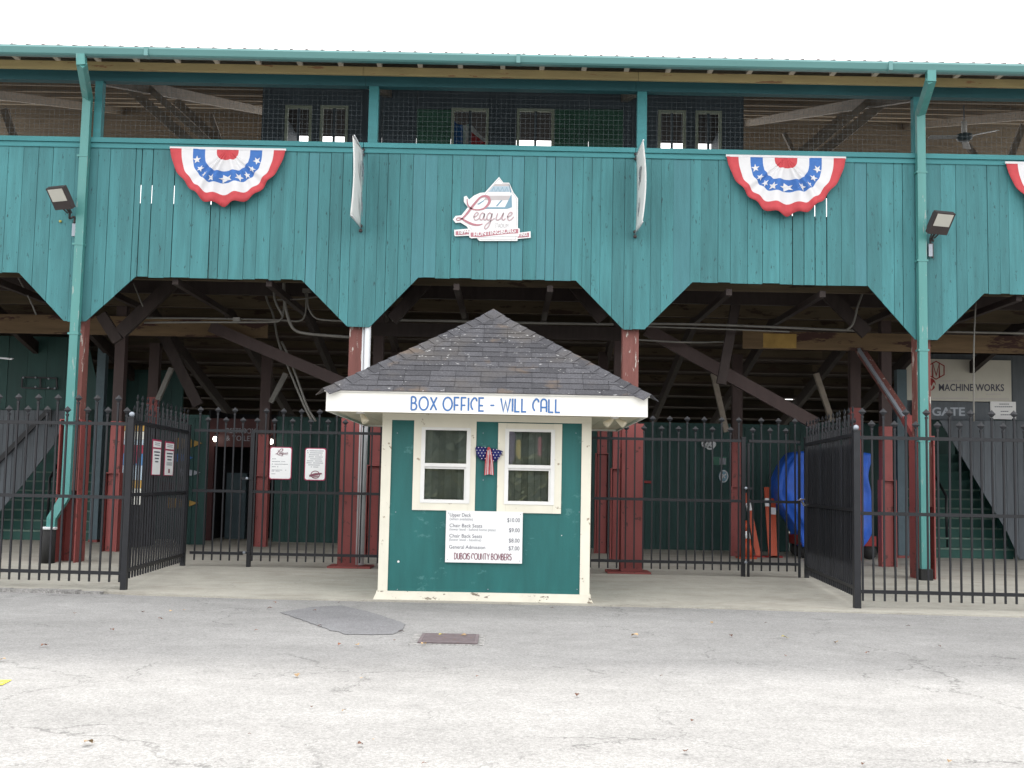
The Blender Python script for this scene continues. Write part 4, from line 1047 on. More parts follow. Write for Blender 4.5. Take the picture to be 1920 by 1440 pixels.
# ================================================================== BLADE BANNERS
def banner(label, px_wall_top, py_top_wall, px_wall_bot, py_bot_wall, bulge, sgn, mark_flip):
    Yw = YF - .06; pT = at(px_wall_top, py_top_wall, Yw); pB = at(px_wall_bot, py_bot_wall, Yw); x0 = (pT.x + pB.x) / 2
    t = thing('blade_banner', label, 'banner', (x0, Yw, pB.z)); dep = .8
    b = MB(); nz, ny = 14, 6; vs = []; fs = []
    for i in range(nz + 1):
        for j in range(ny + 1):
            f = i / nz; g = j / ny
            vs.append((x0 + bulge * math.sin(math.pi * f) * (.3 + .7 * g) + sgn * (.05 if sgn < 0 else .015) * g, Yw - .02 - dep * g, pB.z + (pT.z - pB.z) * f))
    for i in range(nz):
        for j in range(ny): fs.append((i*(ny+1)+j, i*(ny+1)+j+1, (i+1)*(ny+1)+j+1, (i+1)*(ny+1)+j))
    b.add(vs, fs); o = b.build('vinyl_sheet', M['vinyl'], t, smooth=True, fix=False); o.modifiers.new('t', 'SOLIDIFY').thickness = .006
    side = Vector((-sgn, 0, 0))
    b = MB(); O_ = Vector((x0 + bulge * .95 + side.x * .012, Yw - .1 - (0 if sgn > 0 else .0), pB.z + (pT.z - pB.z) * .5))
    # script word reading up the sheet, on the face turned to the path
    script_league(b, O_, Vector((0, -.25, 1)).normalized(), Vector((0, -1, 0)), side, .00055, .01, 0, 0, 2.0)
    b.build('script_print', M['inkgrey'], t, fix=False)
    O_ = Vector((x0 + bulge * .8 + side.x * .012, Yw - .14, pB.z + (pT.z - pB.z) * .12))
    for k in range(3):
        b = MB(); ribbon(b, [(0, 0), (.22, .0)], .035, O_ + Vector((0, -.07 * k - .02, .06 * k)), Vector((0, -.3, 1)).normalized(), Vector((0, -1, 0)), side, .011); b.build('print_line', M['inkgrey'], t, fix=False)
    for z in (pT.z, pB.z):
        MB().tube([(x0, Yw + .03, z), (x0 + sgn * .02, Yw - dep - .04, z)], .011, 8).build('rod', M['whitepipe'], t, smooth=True)
        for dz in (.035, -.04):
            MB().sphere((x0 + sgn * -.0, Yw + .03, z + dz * 1.0), .03, 10, 6).build('bracket_bolt', M['bronze'], t, smooth=True)
banner('white vertical blade banner standing out from the wall left of the logo sign', 680, 284, 676, 427, .03, -1, False)
banner('white vertical blade banner standing out from the wall right of the logo sign', 1194, 292, 1190, 438, .05, 1, True)

# ================================================================== WALL FLOODLIGHTS
def flood(label, px, py, yaw, jb):
    c = at(px, py, YF - .42); t = thing('floodlight', label, 'floodlight', c, 'floodlights on the teal wall')
    q = Matrix.Rotation(R(yaw), 4, 'Z') @ Matrix.Rotation(R(38), 4, 'X')
    def w3(x, y, z): return c + (q @ Vector((x, y, z)))
    def bx(name, a0, a1, mt_, par):
        cs = [(a0[0], a0[1], a0[2]), (a1[0], a0[1], a0[2]), (a1[0], a1[1], a0[2]), (a0[0], a1[1], a0[2]), (a0[0], a0[1], a1[2]), (a1[0], a0[1], a1[2]), (a1[0], a1[1], a1[2]), (a0[0], a1[1], a1[2])]
        b = MB(); b.add([w3(*k) for k in cs], [(0,3,2,1),(4,5,6,7),(0,1,5,4),(1,2,6,5),(2,3,7,6),(3,0,4,7)]); return b.build(name, mt_, par)
    h = bx('housing', (-.17, -.03, -.2), (.17, .05, .16), M['bronze'], t)
    bx('lens', (-.14, -.036, -.06), (.14, -.0302, .14), M['lens'], h)
    for k in range(6): bx('cooling_fin', (-.15 + k * .055, .051, -.15), (-.14 + k * .055, .09, .12), M['bronze'], h)
    j = at(*jb, YF - .04)
    MB().tube(smooth([w3(0, .03, -.2), w3(0, .05, -.3), (c + j) / 2 + Vector((0, .1, -.1)), j + Vector((0, -.05, .1)), j + Vector((0, -.04, .0))], 4), .018, 8).build('arm', M['bronze'], t, smooth=True)
    for s in (-.07, .07): MB().bar(w3(s, .02, -.19), w3(s * .5, .05, -.3), .02, .015).build('yoke', M['bronze'], t)
    MB().box(j + Vector((-.03, -.045, -.2)), j + Vector((.03, .01, 0))).build('junction_box', M['galv'], t)
    MB().box(j + Vector((.031, -.03, -.22)), j + Vector((.05, .01, .02))).build('box_cover', M['bronze'], t)
flood('square floodlight tilted on the wall left of the left downspout', 112, 369, -22, (141, 420))
flood('square floodlight tilted on the wall right of the right downspout', 1765, 416, 16, (1743, 458))
b = MB().sphere(at(113, 415, YF - .02), .022, 10, 6)
one('insulator_knob', b, M['leafy'], 'small yellow knob on the boards below the left floodlight', 'knob', smooth=True)

# ================================================================== FENCE
pk_mesh = {}
def picket_meshes(h, tall, w_=.022):
    key = (round(h, 3), tall)
    if key not in pk_mesh:
        b = MB(); b.box((-w_/2, -w_/2, 0), (w_/2, w_/2, h)); pm = b.mesh('picket', M['iron'])
        b = MB(); r = .05
        b.add([(0, 0, h - .004), (r, 0, h + .046), (0, 0, h + .096), (-r, 0, h + .046), (0, -.018, h + .046), (0, .018, h + .046)], [(0,1,4),(1,2,4),(2,3,4),(3,0,4),(1,0,5),(2,1,5),(3,2,5),(0,3,5)])
        b.box((-.016, -.016, h - .03), (.016, .016, h - .002))
        pk_mesh[key] = (pm, b.mesh('finial', M['iron']))
    return pk_mesh[key]
RAILS = (.2, 1.14, 2.06)
def fence(name, label, p0, p1, spacing, g0, g1, cat='fence', posts=(), tall_first=True, ball=False, skip_rails=False, inset=.07, rails=RAILS):
    p0, p1 = Vector((*p0, 0)), Vector((*p1, 0)); d = (p1 - p0); Ln = d.length; d.normalize(); ang = math.atan2(d.y, d.x)
    t = thing(name, label, cat, ((p0 + p1) / 2).to_tuple()[:2] + ((g0 + g1) / 2,))
    gm = (g0 + g1) / 2
    for rz in rails:
        q0, q1 = p0 + Vector((0, 0, gm + rz)), p1 + Vector((0, 0, gm + rz))
        MB().bar(q0, q1, .042, .036, (-d.y, d.x, 0)).build('rail', M['iron'], t)
    n = max(1, int(round((Ln - 2 * inset) / spacing)))
    for i in range(n + 1):
        s = inset + (Ln - 2 * inset) * i / n; p = p0 + d * s
        tall = (i % 2 == 0) == tall_first
        h = (2.34 if tall else 2.19) - .1
        pm, fm = picket_meshes(h, tall)
        o = link_mesh('picket', pm, t, (p.x, p.y, gm + .09), (random.gauss(0, .0025), random.gauss(0, .0025), ang + random.gauss(0, .04)))
        f = bpy.data.objects.new('finial', fm); C.objects.link(f); f.parent = o
    for (s, h, w_) in posts:
        p = p0 + d * s; g = g0 + (g1 - g0) * s / Ln
        b = MB(); b.box((p.x - w_/2, p.y - w_/2, g - .02), (p.x + w_/2, p.y + w_/2, g + h)); po = b.build('post', M['iron'], t)
        MB().box((p.x - w_/2 - .006, p.y - w_/2 - .006, g + h), (p.x + w_/2 + .006, p.y + w_/2 + .006, g + h + .02)).build('post_cap', M['iron'], po)
        if ball: MB().sphere((p.x, p.y, g + h + .05), .036, 10, 8).build('ball_cap', M['galv'], po, smooth=True)
    return t
cl = gnd(233, 1106, gz(14.5)); cr = gnd(1607, 1141, gz(14))
YBK = 17.84
bkl = at(345, 1000, YBK); bkr = at(1512, 1000, YBK)
fence('iron_fence', 'black iron picket fence across the front at the left', (cl.x - 5.12, cl.y + .29), (cl.x, cl.y), .128, gz(cl.y), gz(cl.y), posts=((.04, 2.13, .075), (5.12, 2.13, .075)), ball=True)
fence('iron_fence', 'black iron fence running back from the left corner post with two narrow signs', (cl.x, cl.y), (bkl.x, YBK), .132, gz(cl.y), FLOOR, posts=(((Vector((bkl.x, YBK)) - Vector((cl.x, cl.y))).length - .01, 2.12, .07),), tall_first=False)
gx = at(463, 1000, YBK).x
fence('iron_gate', 'black iron gate leaf left of the booth beside the restroom doorway', (bkl.x + .1, YBK), (gx - .05, YBK), .134, FLOOR, FLOOR, 'gate')
xe = tipx[2] + .32
fence('iron_fence', 'black iron fence panel left of the booth carrying two white notices', (gx + .02, YBK), (bl + .6, YBK), .134, FLOOR, FLOOR, posts=((0.02, 2.02, .06),), tall_first=False)
lg = thing('gate_latch', 'black latch and hinge on the left gate post', 'latch', (gx - .02, YBK - .03, 1.4))
for z in (.3, 1.42):
    MB().box((gx - .1, YBK - .045, z), (gx + .06, YBK - .02, z + .035)).build('strap', M['iron'], lg); MB().sphere((gx - .02, YBK - .06, z + .018), .022, 8, 6).build('bolt', M['galv'], lg, smooth=True)
gxr0, gxr1 = at(1397, 1000, YBK).x, at(1500, 1000, YBK).x
fence('iron_fence', 'black iron fence panel right of the booth in front of the dark green wall', (br - .6, YBK), (gxr0 - .03, YBK), .134, FLOOR, FLOOR, posts=((gxr0 - .03 - (br - .6), 2.1, .06),), tall_first=False)
fence('iron_gate', 'black iron gate leaf right of the booth held by a chain', (gxr0 + .05, YBK), (gxr1, YBK), .134, FLOOR, FLOOR, 'gate', posts=((0.0, 2.0, .035), (gxr1 - gxr0 - .06, 1.98, .035)), tall_first=False)
lg = thing('gate_latch', 'black hinges on the right gate post', 'latch', (gxr0, YBK - .03, 1.4))
for z in (.3, 1.42):
    MB().box((gxr0 - .06, YBK - .045, z), (gxr0 + .1, YBK - .02, z + .035)).build('strap', M['iron'], lg); MB().sphere((gxr0 - .0, YBK - .06, z + .018), .024, 8, 6).build('bolt', M['galv'], lg, smooth=True)
rr = fence('iron_fence', 'black iron fence running back from the right corner post with dark screen', (cr.x, cr.y), (bkr.x, YBK), .13, gz(cr.y), FLOOR, posts=((Vector((bkr.x - cr.x, YBK - cr.y)).length - .01, 2.12, .06),), tall_first=False)
dv = Vector((bkr.x - cr.x, YBK - cr.y, 0)).normalized(); nv = Vector((dv.y, -dv.x, 0))
pA = Vector((cr.x, cr.y, 0)) + dv * .1 + nv * .03; pB = Vector((bkr.x, YBK, 0)) - dv * .08 + nv * .03
MB().prism3([pA + ZU * .55, pB + ZU * .5, pB + ZU * 2.06, pA + ZU * 2.02], nv * .004).build('screen_sheet', M['darkscreen'], rr)
fence('iron_fence', 'black iron picket fence across the front at the right', (cr.x, cr.y), (cr.x + 5.24, cr.y - .18), .131, gz(cr.y), gz(cr.y), posts=((0, 2.13, .08), (5.2, 2.13, .08)), ball=True)
# padlock and chain
pl = at(1503, 945, YBK - .04); t = thing('padlock', 'silver padlock on a rusty chain closing the right gate', 'padlock', pl)
MB().prism3([pl + Vector((-.005, 0, .03)), pl + Vector((.035, 0, -.035)), pl + Vector((.06, 0, -.02)), pl + Vector((.02, 0, .045))], (0, .03, 0)).build('lock_body', M['chrome'], t)
MB().tube(smooth([pl + Vector((0, .015, .035)), pl + Vector((-.02, .015, .07)), pl + Vector((.0, .015, .08)), pl + Vector((.018, .015, .045))], 4), .006, 6).build('shackle', M['chrome'], t, smooth=True)
MB().tube(smooth([pl + Vector((-.05, .03, .05)), pl + Vector((-.01, .0, .06)), pl + Vector((.05, .01, .07)), pl + Vector((.1, .04, .05))], 4), .012, 6).build('chain', M['rust'], t, smooth=True)

# fence notices
def notice(label, px0, px1, py0, py1, kind):
    Yn = YBK - .035; a0 = at(px0, py1, Yn); x0, x1 = at(px0, (py0 + py1) / 2, Yn).x, at(px1, (py0 + py1) / 2, Yn).x
    z0 = at((px0 + px1) / 2, py1, Yn).z; z1 = at((px0 + px1) / 2, py0, Yn).z
    t = thing('fence_notice', label, 'sign', ((x0 + x1) / 2, Yn, z0), 'notices on the left fence panel'); w_, h_ = x1 - x0, z1 - z0
    def rr_(ins, y0, y1, mt_, nm, par):
        r = .03; pts = []
        for cx, cz, s in ((x1 - ins - r, z0 + ins + r, -90), (x1 - ins - r, z1 - ins - r, 0), (x0 + ins + r, z1 - ins - r, 90), (x0 + ins + r, z0 + ins + r, 180)):
            for k in range(4): pts.append((cx + r * math.cos(R(s + 30 * k)), cz + r * math.sin(R(s + 30 * k))))
        return MB().prism(pts, y0, y1).build(nm, mt_, par)
    bd = rr_(0, Yn, Yn + .006, M['maroon'], 'border', t); rr_(.013, Yn - .0015, Yn - .0002, M['signwhite'], 'face', t)
    O_ = Vector((x0, Yn - .0015, z0)); b = MB(); b2 = MB()
    def bar(u0, u1, v, th, bb): bb.box((x0 + u0 * w_, Yn - .003, z0 + v * h_), (x0 + u1 * w_, Yn - .0017, z0 + v * h_ + th))
    if kind == 0:
        script_league(b, O_ + XR * (.24 * w_) + ZU * (.72 * h_), XR, ZU, NF, .2 / 1000, .002, 0, 0, 1.3)
        for v, u in ((.62, .32), (.54, .74), (.46, .88), (.38, .42), (.28, .82), (.245, .5), (.16, .34)):
            n = int((u - .12) / .06)
            for k in range(n): 
                if random.random() < .85: bar(.12 + k * .06, .12 + k * .06 + .045, v, .009, b2)
    else:
        for i, u in enumerate((.4, .38, .3, .37, .3, .38, .4, .32, .2)):
            n = int(2 * u / .06)
            for k in range(n):
                if random.random() < .88: bar(.5 - u + k * .06, .5 - u + k * .06 + .048, .9 - .062 * i, .011, b2)
        ribbon(b, [(p[0], p[1]) for p in ell(0, 0, .065, .055, 24)], .012, O_ + XR * (.52 * w_) + ZU * (.18 * h_), XR, ZU, NF, .002)
        ribbon(b, [(-.09, -.02), (.0, .005), (.1, .02)], [.03, .04, .02], O_ + XR * (.52 * w_) + ZU * (.18 * h_), XR, ZU, NF, .0035)
        ribbon(b, [(-.04, -.035), (.0, -.03), (.05, -.02)], .012, O_ + XR * (.52 * w_) + ZU * (.18 * h_), XR, ZU, NF, .0045)
    b.build('emblem', M['inkmaroon'], t, fix=False); b2.build('print_lines', M['inkgrey'], t, fix=False)
notice('white notice with maroon border and script heading on the fence', 505, 547, 838, 899, 0)
notice('white notice with maroon border and round emblem at its foot on the fence', 571, 611, 840, 901, 1)
# two narrow signs on the left return, facing the path
def side_notice(label, px0, px1, py0, py1, extra):
    e0 = Vector((cl.x, cl.y, 0)); dd = (Vector((bkl.x, YBK, 0)) - e0).normalized(); nn = Vector((dd.y, -dd.x, 0)); base = e0 + nn * .035
    def hit(px, py):
        d = at(px, py, 10) - Vector((0, 0, EYE)); o = Vector((0, 0, EYE)); t_ = (base - o).dot(nn) / d.dot(nn); return o + d * t_
    a0 = hit(px0, (py0 + py1) / 2); a1 = hit(px1, (py0 + py1) / 2); z1 = hit((px0 + px1) / 2, py0).z; z0 = hit((px0 + px1) / 2, py1).z
    s0, s1 = (a0 - base).dot(dd), (a1 - base).dot(dd)
    t = thing('side_notice', label, 'sign', (base + dd * s0) + ZU * z0, 'narrow notices on the left return fence')
    def quad(u0, u1, v0, v1, o, th, mt_, nm, par=t):
        P_ = [base + dd * (s0 + (s1 - s0) * u) + ZU * (z0 + (z1 - z0) * v) + nn * o for u, v in ((u0, v0), (u1, v0), (u1, v1), (u0, v1))]
        return MB().prism3(P_, nn * th).build(nm, mt_, par)
    quad(0, 1, 0, 1, 0, .005, M['maroon'], 'border'); quad(.06, .94, .78, .95, .0055, .002, M['signwhite'], 'header'); quad(.06, .94, .02, .73, .0055, .002, M['signwhite'], 'face')
    for k in range(4 - extra): quad(.18 + .05 * k, .84 - .05 * k, .63 - .09 * k, .67 - .09 * k, .008, .001, M['ink'], 'print_line')
    for k in range(2): quad(.2, .8, .84 + .05 * k, .86 + .05 * k, .008, .001, M['inkgrey'], 'print_line')
    if extra:
        for k in range(5): quad(.2, .8, .3 + .022 * k, .31 + .022 * k, .008, .001, M['inkgrey'], 'print_line')
        quad(.42, .6, .08, .2, .008, .001, M['inkmaroon'], 'print_mark')
side_notice('narrow red bordered notice nearer the corner post on the left fence', 284.5, 301, 824, 891, 0)
side_notice('narrow red bordered notice farther from the corner post on the left fence', 308, 325, 828, 892, 1)

# ================================================================== BEHIND THE FENCE
YW = 25.0
def wall_run(name, label, px0, px1, pytop, Y, mt_, bw=.24, zb=FLOOR, cat='wall'):
    x0, x1 = at(px0, 900, Y).x, at(px1, 900, Y).x; zt_ = at((px0 + px1) / 2, pytop, Y).z
    t = thing(name, label, cat, ((x0 + x1) / 2, Y, zb)); n = max(1, round((x1 - x0) / bw)); s = (x1 - x0) / n
    for i in range(n):
        MB().box((x0 + s * i, Y + random.uniform(0, .008), zb), (x0 + s * (i + 1) - .006, Y + .03, zt_)).build('wall_board', mt_, t)
    MB().box((x0, Y - .02, zt_), (x1, Y + .04, zt_ + .08)).build('top_rail', mt_, t)
    MB().box((x0, Y + .0305, zb), (x1, Y + .05, zt_)).build('backing', mt_, t)  # added to stop sun streaks showing between the boards
    return t
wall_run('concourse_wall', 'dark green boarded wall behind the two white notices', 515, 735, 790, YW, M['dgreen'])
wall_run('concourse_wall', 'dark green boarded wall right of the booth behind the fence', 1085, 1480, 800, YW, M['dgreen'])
wall_run('concourse_wall', 'added dark wall behind the vending machine blocking the sky', 188, 336, 700, YW + .2, M['dgreen'])  # added to block bright sky where the concourse is only dark
wall_run('concourse_wall', 'added dark wall blocking the sky at the top of the left stairs', -500, 190, 640, YW + 2.3, M['dgreen'])  # added against sky glints behind the left steps
wall_run('concourse_wall', 'added dark wall blocking the sky at the top of the right stairs', 1680, 2400, 680, YW + 2.3, M['dgreen'])  # likewise added to shut out sky behind the right steps
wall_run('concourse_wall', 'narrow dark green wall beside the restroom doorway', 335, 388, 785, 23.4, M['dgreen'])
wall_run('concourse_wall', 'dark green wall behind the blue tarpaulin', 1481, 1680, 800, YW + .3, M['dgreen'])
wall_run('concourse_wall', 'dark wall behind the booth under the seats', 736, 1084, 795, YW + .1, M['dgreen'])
# restroom doorway: deep dark recess with red frame and faded lettering
rd = thing('restroom_doorway', 'dark restroom doorway with dull red frame and faded lettering above', 'doorway', (at(430, 1000, YW).x, YW, FLOOR))
x0, x1 = at(388, 900, YW).x, at(515, 900, YW).x
for xa in (x0, at(468, 900, YW).x): MB().box((xa, YW - .05, FLOOR), (xa + .14, YW + .1, 2.55)).build('jamb', M['redframe'], rd)
MB().box((x0, YW - .06, at(430, 838, YW).z), (x1, YW - .052, at(430, 785, YW).z)).build('lintel', M['redframe'], rd)
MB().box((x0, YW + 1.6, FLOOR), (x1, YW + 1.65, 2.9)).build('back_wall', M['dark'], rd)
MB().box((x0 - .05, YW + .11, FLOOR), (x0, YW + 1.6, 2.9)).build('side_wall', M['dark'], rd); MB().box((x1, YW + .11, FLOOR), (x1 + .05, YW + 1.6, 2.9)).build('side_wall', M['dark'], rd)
b = MB(); O_ = Vector((at(424, 812, YW - .06).x, YW - .06, at(424, 812, YW - .06).z))
font_text(b, 'RESTROOM', O_, XR, ZU, NF, .16, .003, width=.62); font_text(b, '& TOILET', O_ - ZU * .16, XR, ZU, NF, .16, .003, width=.6)
b.build('faded_lettering', M['inkgrey'], rd, fix=False)
MB().box((at(425, 900, YW + .9).x, YW + .9, FLOOR), (at(462, 900, YW + .9).x, YW + 1.3, 1.55)).build('blue_bin', M['bluegrey'], rd)
for px, py, lab in ((404, 823, 'lit round bulb beside the restroom doorway'), (508, 828, 'lit round bulb above the script notice')):
    c = at(px, py, YW - .3); t = thing('light_bulb', lab, 'lamp', c)
    MB().sphere(c, .052, 12, 8, (1, 1, 1.1)).build('globe', M['bulb'], t, smooth=True)
    MB().tube([c + Vector((0, 0, .05)), c + Vector((0, 0, .13))], .03, 10).build('socket', M['bronze'], t, smooth=True)
    MB().tube([c + Vector((0, 0, .11)), c + Vector((0, .32, .13))], .012, 6).build('bracket', M['bronze'], t, smooth=True)
# pennants on the narrow wall
def pennant(label, px0, px1, py, hpx, mt_, text=None):
    Yp = 23.36; a0, a1 = at(px0, py, Yp), at(px1, py, Yp); h = hpx / F_PX * Yp
    t = thing('pennant_board', label, 'pennant', a0, 'painted pennants beside the restroom doorway')
    d = (a1 - a0); d.z = 0
    MB().prism3([a0 + ZU * h / 2, a0 - ZU * h / 2, a0 + d * .62 - ZU * h * .32, a0 + d * .62 + ZU * h * .32], (0, .012, 0)).build('cloth', mt_, t)
    MB().prism3([a0 + d * .7 + ZU * h * .28, a0 + d * .7 - ZU * h * .28, a1], (0, .012, 0)).build('tip', mt_, t)
pennant('yellow pennant board, topmost beside the restroom doorway', 328, 379, 831, 22, M['yellow'])
pennant('yellow pennant board, lowest beside the restroom doorway', 314, 372, 943, 20, M['yellow'])
pennant('white tipped pennant board in the middle of the pennants', 334, 376, 886, 16, M['galv'])
pennant('dark red pennant board between the white and lower yellow ones', 300, 346, 911, 18, M['redframe'])
pennant('blue pennant board under the topmost yellow one', 328, 362, 858, 16, M['fabblue'])
# vending machine
Yv = 21.9; vx0, vx1 = at(221, 900, Yv).x, at(270, 900, Yv).x
t = thing('vending_machine', 'drinks vending machine with coloured picture front behind the left posts', 'vending machine', ((vx0 + vx1) / 2, Yv, FLOOR))
ztv = at(250, 796, Yv).z
MB().box((vx0, Yv, FLOOR + .02), (vx1, Yv + .75, ztv)).build('cabinet', M['dark'], t)
zA = lambda py: at(250, py, Yv).z
for p0, p1, mt_, nm in ((798, 808, M['vgold'], 'top_strip'), (809, 824, M['vwhite'], 'picture_panel'), (824.5, 834, M['vpale'], 'picture_panel'), (834.5, 850, M['vred'], 'picture_panel'), (850.5, 872, M['vblue'], 'picture_panel'), (872.5, 900, M['vpale'], 'picture_panel'), (900.5, 915, M['vgold'], 'picture_panel'), (915.5, 946, M['vwhite'], 'lower_panel')):
    MB().box((vx0 + .03, Yv - .012, zA(p1)), (vx1 - .03, Yv - .001, zA(p0))).build(nm, mt_, t)
MB().prism3([(vx0 + .1, Yv - .016, zA(880)), (vx0 + .35, Yv - .016, zA(868)), (vx0 + .42, Yv - .016, zA(845)), (vx0 + .15, Yv - .016, zA(850))], (0, .003, 0)).build('picture_mark', M['maroon'], t)
MB().box((vx0 + .12, Yv - .02, zA(1000)), (vx1 - .12, Yv - .002, zA(975))).build('delivery_flap', M['iron'], t)

# stair towers left and right
def stairs(name, label, px0, px1, py_base, Y, nst, rise_, run_, hand_px):
    x0, x1 = at(px0, py_base, Y).x, at(px1, py_base, Y).x
    t = thing(name, label, 'stairs', ((x0 + x1) / 2, Y, FLOOR))
    for i in range(nst):
        s = MB().box((x0, Y + i * run_, FLOOR if i == 0 else FLOOR + rise_ * i - .02), (x1, Y + i * run_ + .03, FLOOR + rise_ * (i + 1) - .032)).build('step', M['dgreen2'], t)
        MB().box((x0, Y + i * run_ - .03, FLOOR + rise_ * (i + 1) - .031), (x1, Y + (i + 1) * run_ + .02, FLOOR + rise_ * (i + 1))).build('tread', M['stairedge'] if i < 7 else M['dgreen2'], s)
    hx = at(hand_px, py_base, Y).x
    MB().tube([(hx, Y + .3, FLOOR + rise_), (hx, Y + .3, 1.35), (hx - .05, Y + 2.2, 1.35 + rise_ / run_ * 1.9)], .03, 8).build('handrail', M['iron'], t, smooth=True)
    for xs_ in (x0 - .06, x1 + .01):
        MB().prism3([(xs_, Y - .05, FLOOR), (xs_, Y + nst * run_, FLOOR + nst * rise_), (xs_, Y + nst * run_, FLOOR + nst * rise_ + .3), (xs_, Y - .05, FLOOR + .35)], (.05, 0, 0)).build('stringer_board', M['dgreen2'], t)
    return t
stairs('staircase', 'green wooden stairs behind the left downspout', -60, 172, 1018, 23.9, 11, .2, .28, 76)
stairs('staircase', 'green wooden stairs under the machine works sign', 1732, 1900, 1040, 23.9, 11, .2, .28, 1786)
def poly_boards(name, label, pix, Y, mt_, bw=.22, cat='wall'):
    """vertical boards clipped to a convex outline given in plan coordinates of the wall plane"""
    P_ = [at(*p, Y) for p in pix]; pts = [(p.x, p.z) for p in P_]
    x0, x1 = min(p[0] for p in pts), max(p[0] for p in pts); t = thing(name, label, cat, ((x0 + x1) / 2, Y, min(p[1] for p in pts)))
    def span(x):
        zs = []
        for (xa, za), (xb, zb) in zip(pts, pts[1:] + pts[:1]):
            if min(xa, xb) <= x <= max(xa, xb) and abs(xa - xb) > 1e-6: zs.append(za + (zb - za) * (x - xa) / (xb - xa))
        return (min(zs), max(zs)) if zs else None
    n = max(1, round((x1 - x0) / bw)); s = (x1 - x0) / n
    for i in range(n):
        a_, c_ = x0 + s * i + .002, x0 + s * (i + 1) - .004
        sa, sc2 = span(a_), span(c_)
        if sa and sc2: MB().prism([(a_, sa[0]), (c_, sc2[0]), (c_, sc2[1]), (a_, sa[1])], Y + random.uniform(0, .01), Y + .03).build('wall_board', mt_, t)
    return t
poly_boards('stair_wall', 'grey boarded diagonal wall in front of the left stairs', [(-90, 768), (125, 770), (118, 812), (35, 918), (-90, 1060)], 23.5, M['greyboard'])
poly_boards('stair_wall', 'dark green boarded wall above the left stairs with empty bolted frame', [(-90, 628), (192, 633), (192, 768), (-90, 766)], 23.6, M['dgreen'], .4)
poly_boards('stair_wall', 'grey boarded diagonal wall in front of the right stairs', [(1762, 788), (2010, 790), (2010, 1052), (1912, 1050), (1890, 1000)], 23.5, M['greyboard'])
poly_boards('stair_wall', 'dark grey boarded wall behind the machine works sign', [(1674, 662), (2010, 668), (2010, 789), (1674, 787)], 23.75, M['greyboard'], .4)
poly_boards('stair_wall', 'added dark boarded panel filling the gap left of the right stairs', [(1700, 788), (1734, 788), (1734, 1042), (1700, 1042)], 23.95, M['greyboard'], .2)  # added to keep bright sky out of this dark gap
t = thing('handrail', 'dark sloping bar for the shadow of a handrail on the left grey stair wall', 'handrail', at(50, 815, 23.45))  # solid bar put in for the dark diagonal shadow of a handrail
MB().bar(at(92, 768, 23.45), at(-10, 872, 23.45), .09, .05).build('rail', M['iron'], t); MB().bar(at(95, 800, 23.43), at(95, 768, 23.43), .04, .04).build('bracket', M['iron'], t)
# bolted empty frame on the left wall
t = thing('bolted_frame', 'empty dark sign frame with light bolts on the left green wall', 'frame', at(73, 726, 23.55))
for p, q in (((42, 707), (106, 709)), ((42, 727), (106, 729)), ((42, 707), (41, 727)), ((76, 708), (76, 728)), ((106, 709), (107, 729))):
    MB().bar(at(*p, 23.55), at(*q, 23.55), .03, .03).build('frame_bar', M['iron'], t)
for p in ((44, 708), (67, 708), (91, 710), (67, 725), (91, 727), (103, 728)): MB().sphere(at(*p, 23.52), .022, 8, 6).build('bolt', M['galv'], t, smooth=True)

# machine works sign, gate board, paper notice
YM = 23.68
def plate(name, label, px0, px1, py0, py1, Y, mt_, cat='sign'):
    x0, x1 = at(px0, (py0 + py1) / 2, Y).x, at(px1, (py0 + py1) / 2, Y).x; z0 = at((px0 + px1) / 2, py1, Y).z; z1 = at((px0 + px1) / 2, py0, Y).z
    t = thing(name, label, cat, ((x0 + x1) / 2, Y, z0)); MB().box((x0, Y, z0), (x1, Y + .02, z1)).build('board', mt_, t); return t
M['mwboard'] = mat('works_board', (.5, .49, .43), .6, .06, 2)
t = plate('works_sign', 'cream machine works sign with red hexagon mark above the right stairs', 1700, 1896, 674, 752, YM, M['mwboard'])
def mp(zx, zy): return at(1680 + zx / 8, 640 + zy / 8, YM)
b = MB(); O_ = mp(600, 435); hx = [((mp(x, y) - O_).x, (mp(x, y) - O_).z) for x, y in ((600,300),(720,368),(720,502),(600,568),(480,502),(480,368),(600,300))]
ribbon(b, hx, .022, O_, XR, ZU, NF, .003)
ribbon(b, [((mp(x, y) - O_).x, (mp(x, y) - O_).z) for x, y in ((550,545),(550,330),(602,510),(650,330),(650,550))], .03, O_, XR, ZU, NF, .0045)
b.build('hexagon_mark', M['cart'], t)
cpts = [mp(500 + 95 * math.cos(R(k * 20)), 645 + 100 * math.sin(R(k * 20))) for k in range(18)]
MB().prism3([p + NF * .004 for p in cpts], (0, .003, 0)).build('disc_mark', M['cart'], t)
b = MB(); font_text(b, 'W', mp(490, 720), XR, ZU, NF, .2, .007, bold=.004); b.build('letter', M['mwboard'], t, fix=False)
b = MB(); u_ = (mp(1615, 745) - mp(635, 740)); font_text(b, 'MACHINE WORKS', mp(635, 740), u_.normalized(), ZU, NF, .2, .003, width=u_.length, bold=.004); b.build('lettering', M['ink'], t, fix=False)
b = MB()
for x0_, x1_, yy in ((640, 1060, 600), (480, 1100, 860), (1160, 1700, 870), (1350, 1600, 800)):
    n = int((x1_ - x0_) / 38)
    for k in range(n): q = mp(x0_ + k * 38, yy); b.box((q.x, YM - .004, q.z), (q.x + .045, YM - .001, q.z + .018))
b.build('small_print', M['logogrey'], t)
t = plate('gate_sign', 'dark grey GATE board under the machine works sign', 1712, 1856, 753.5, 787, YM - .02, M['greyboard'])
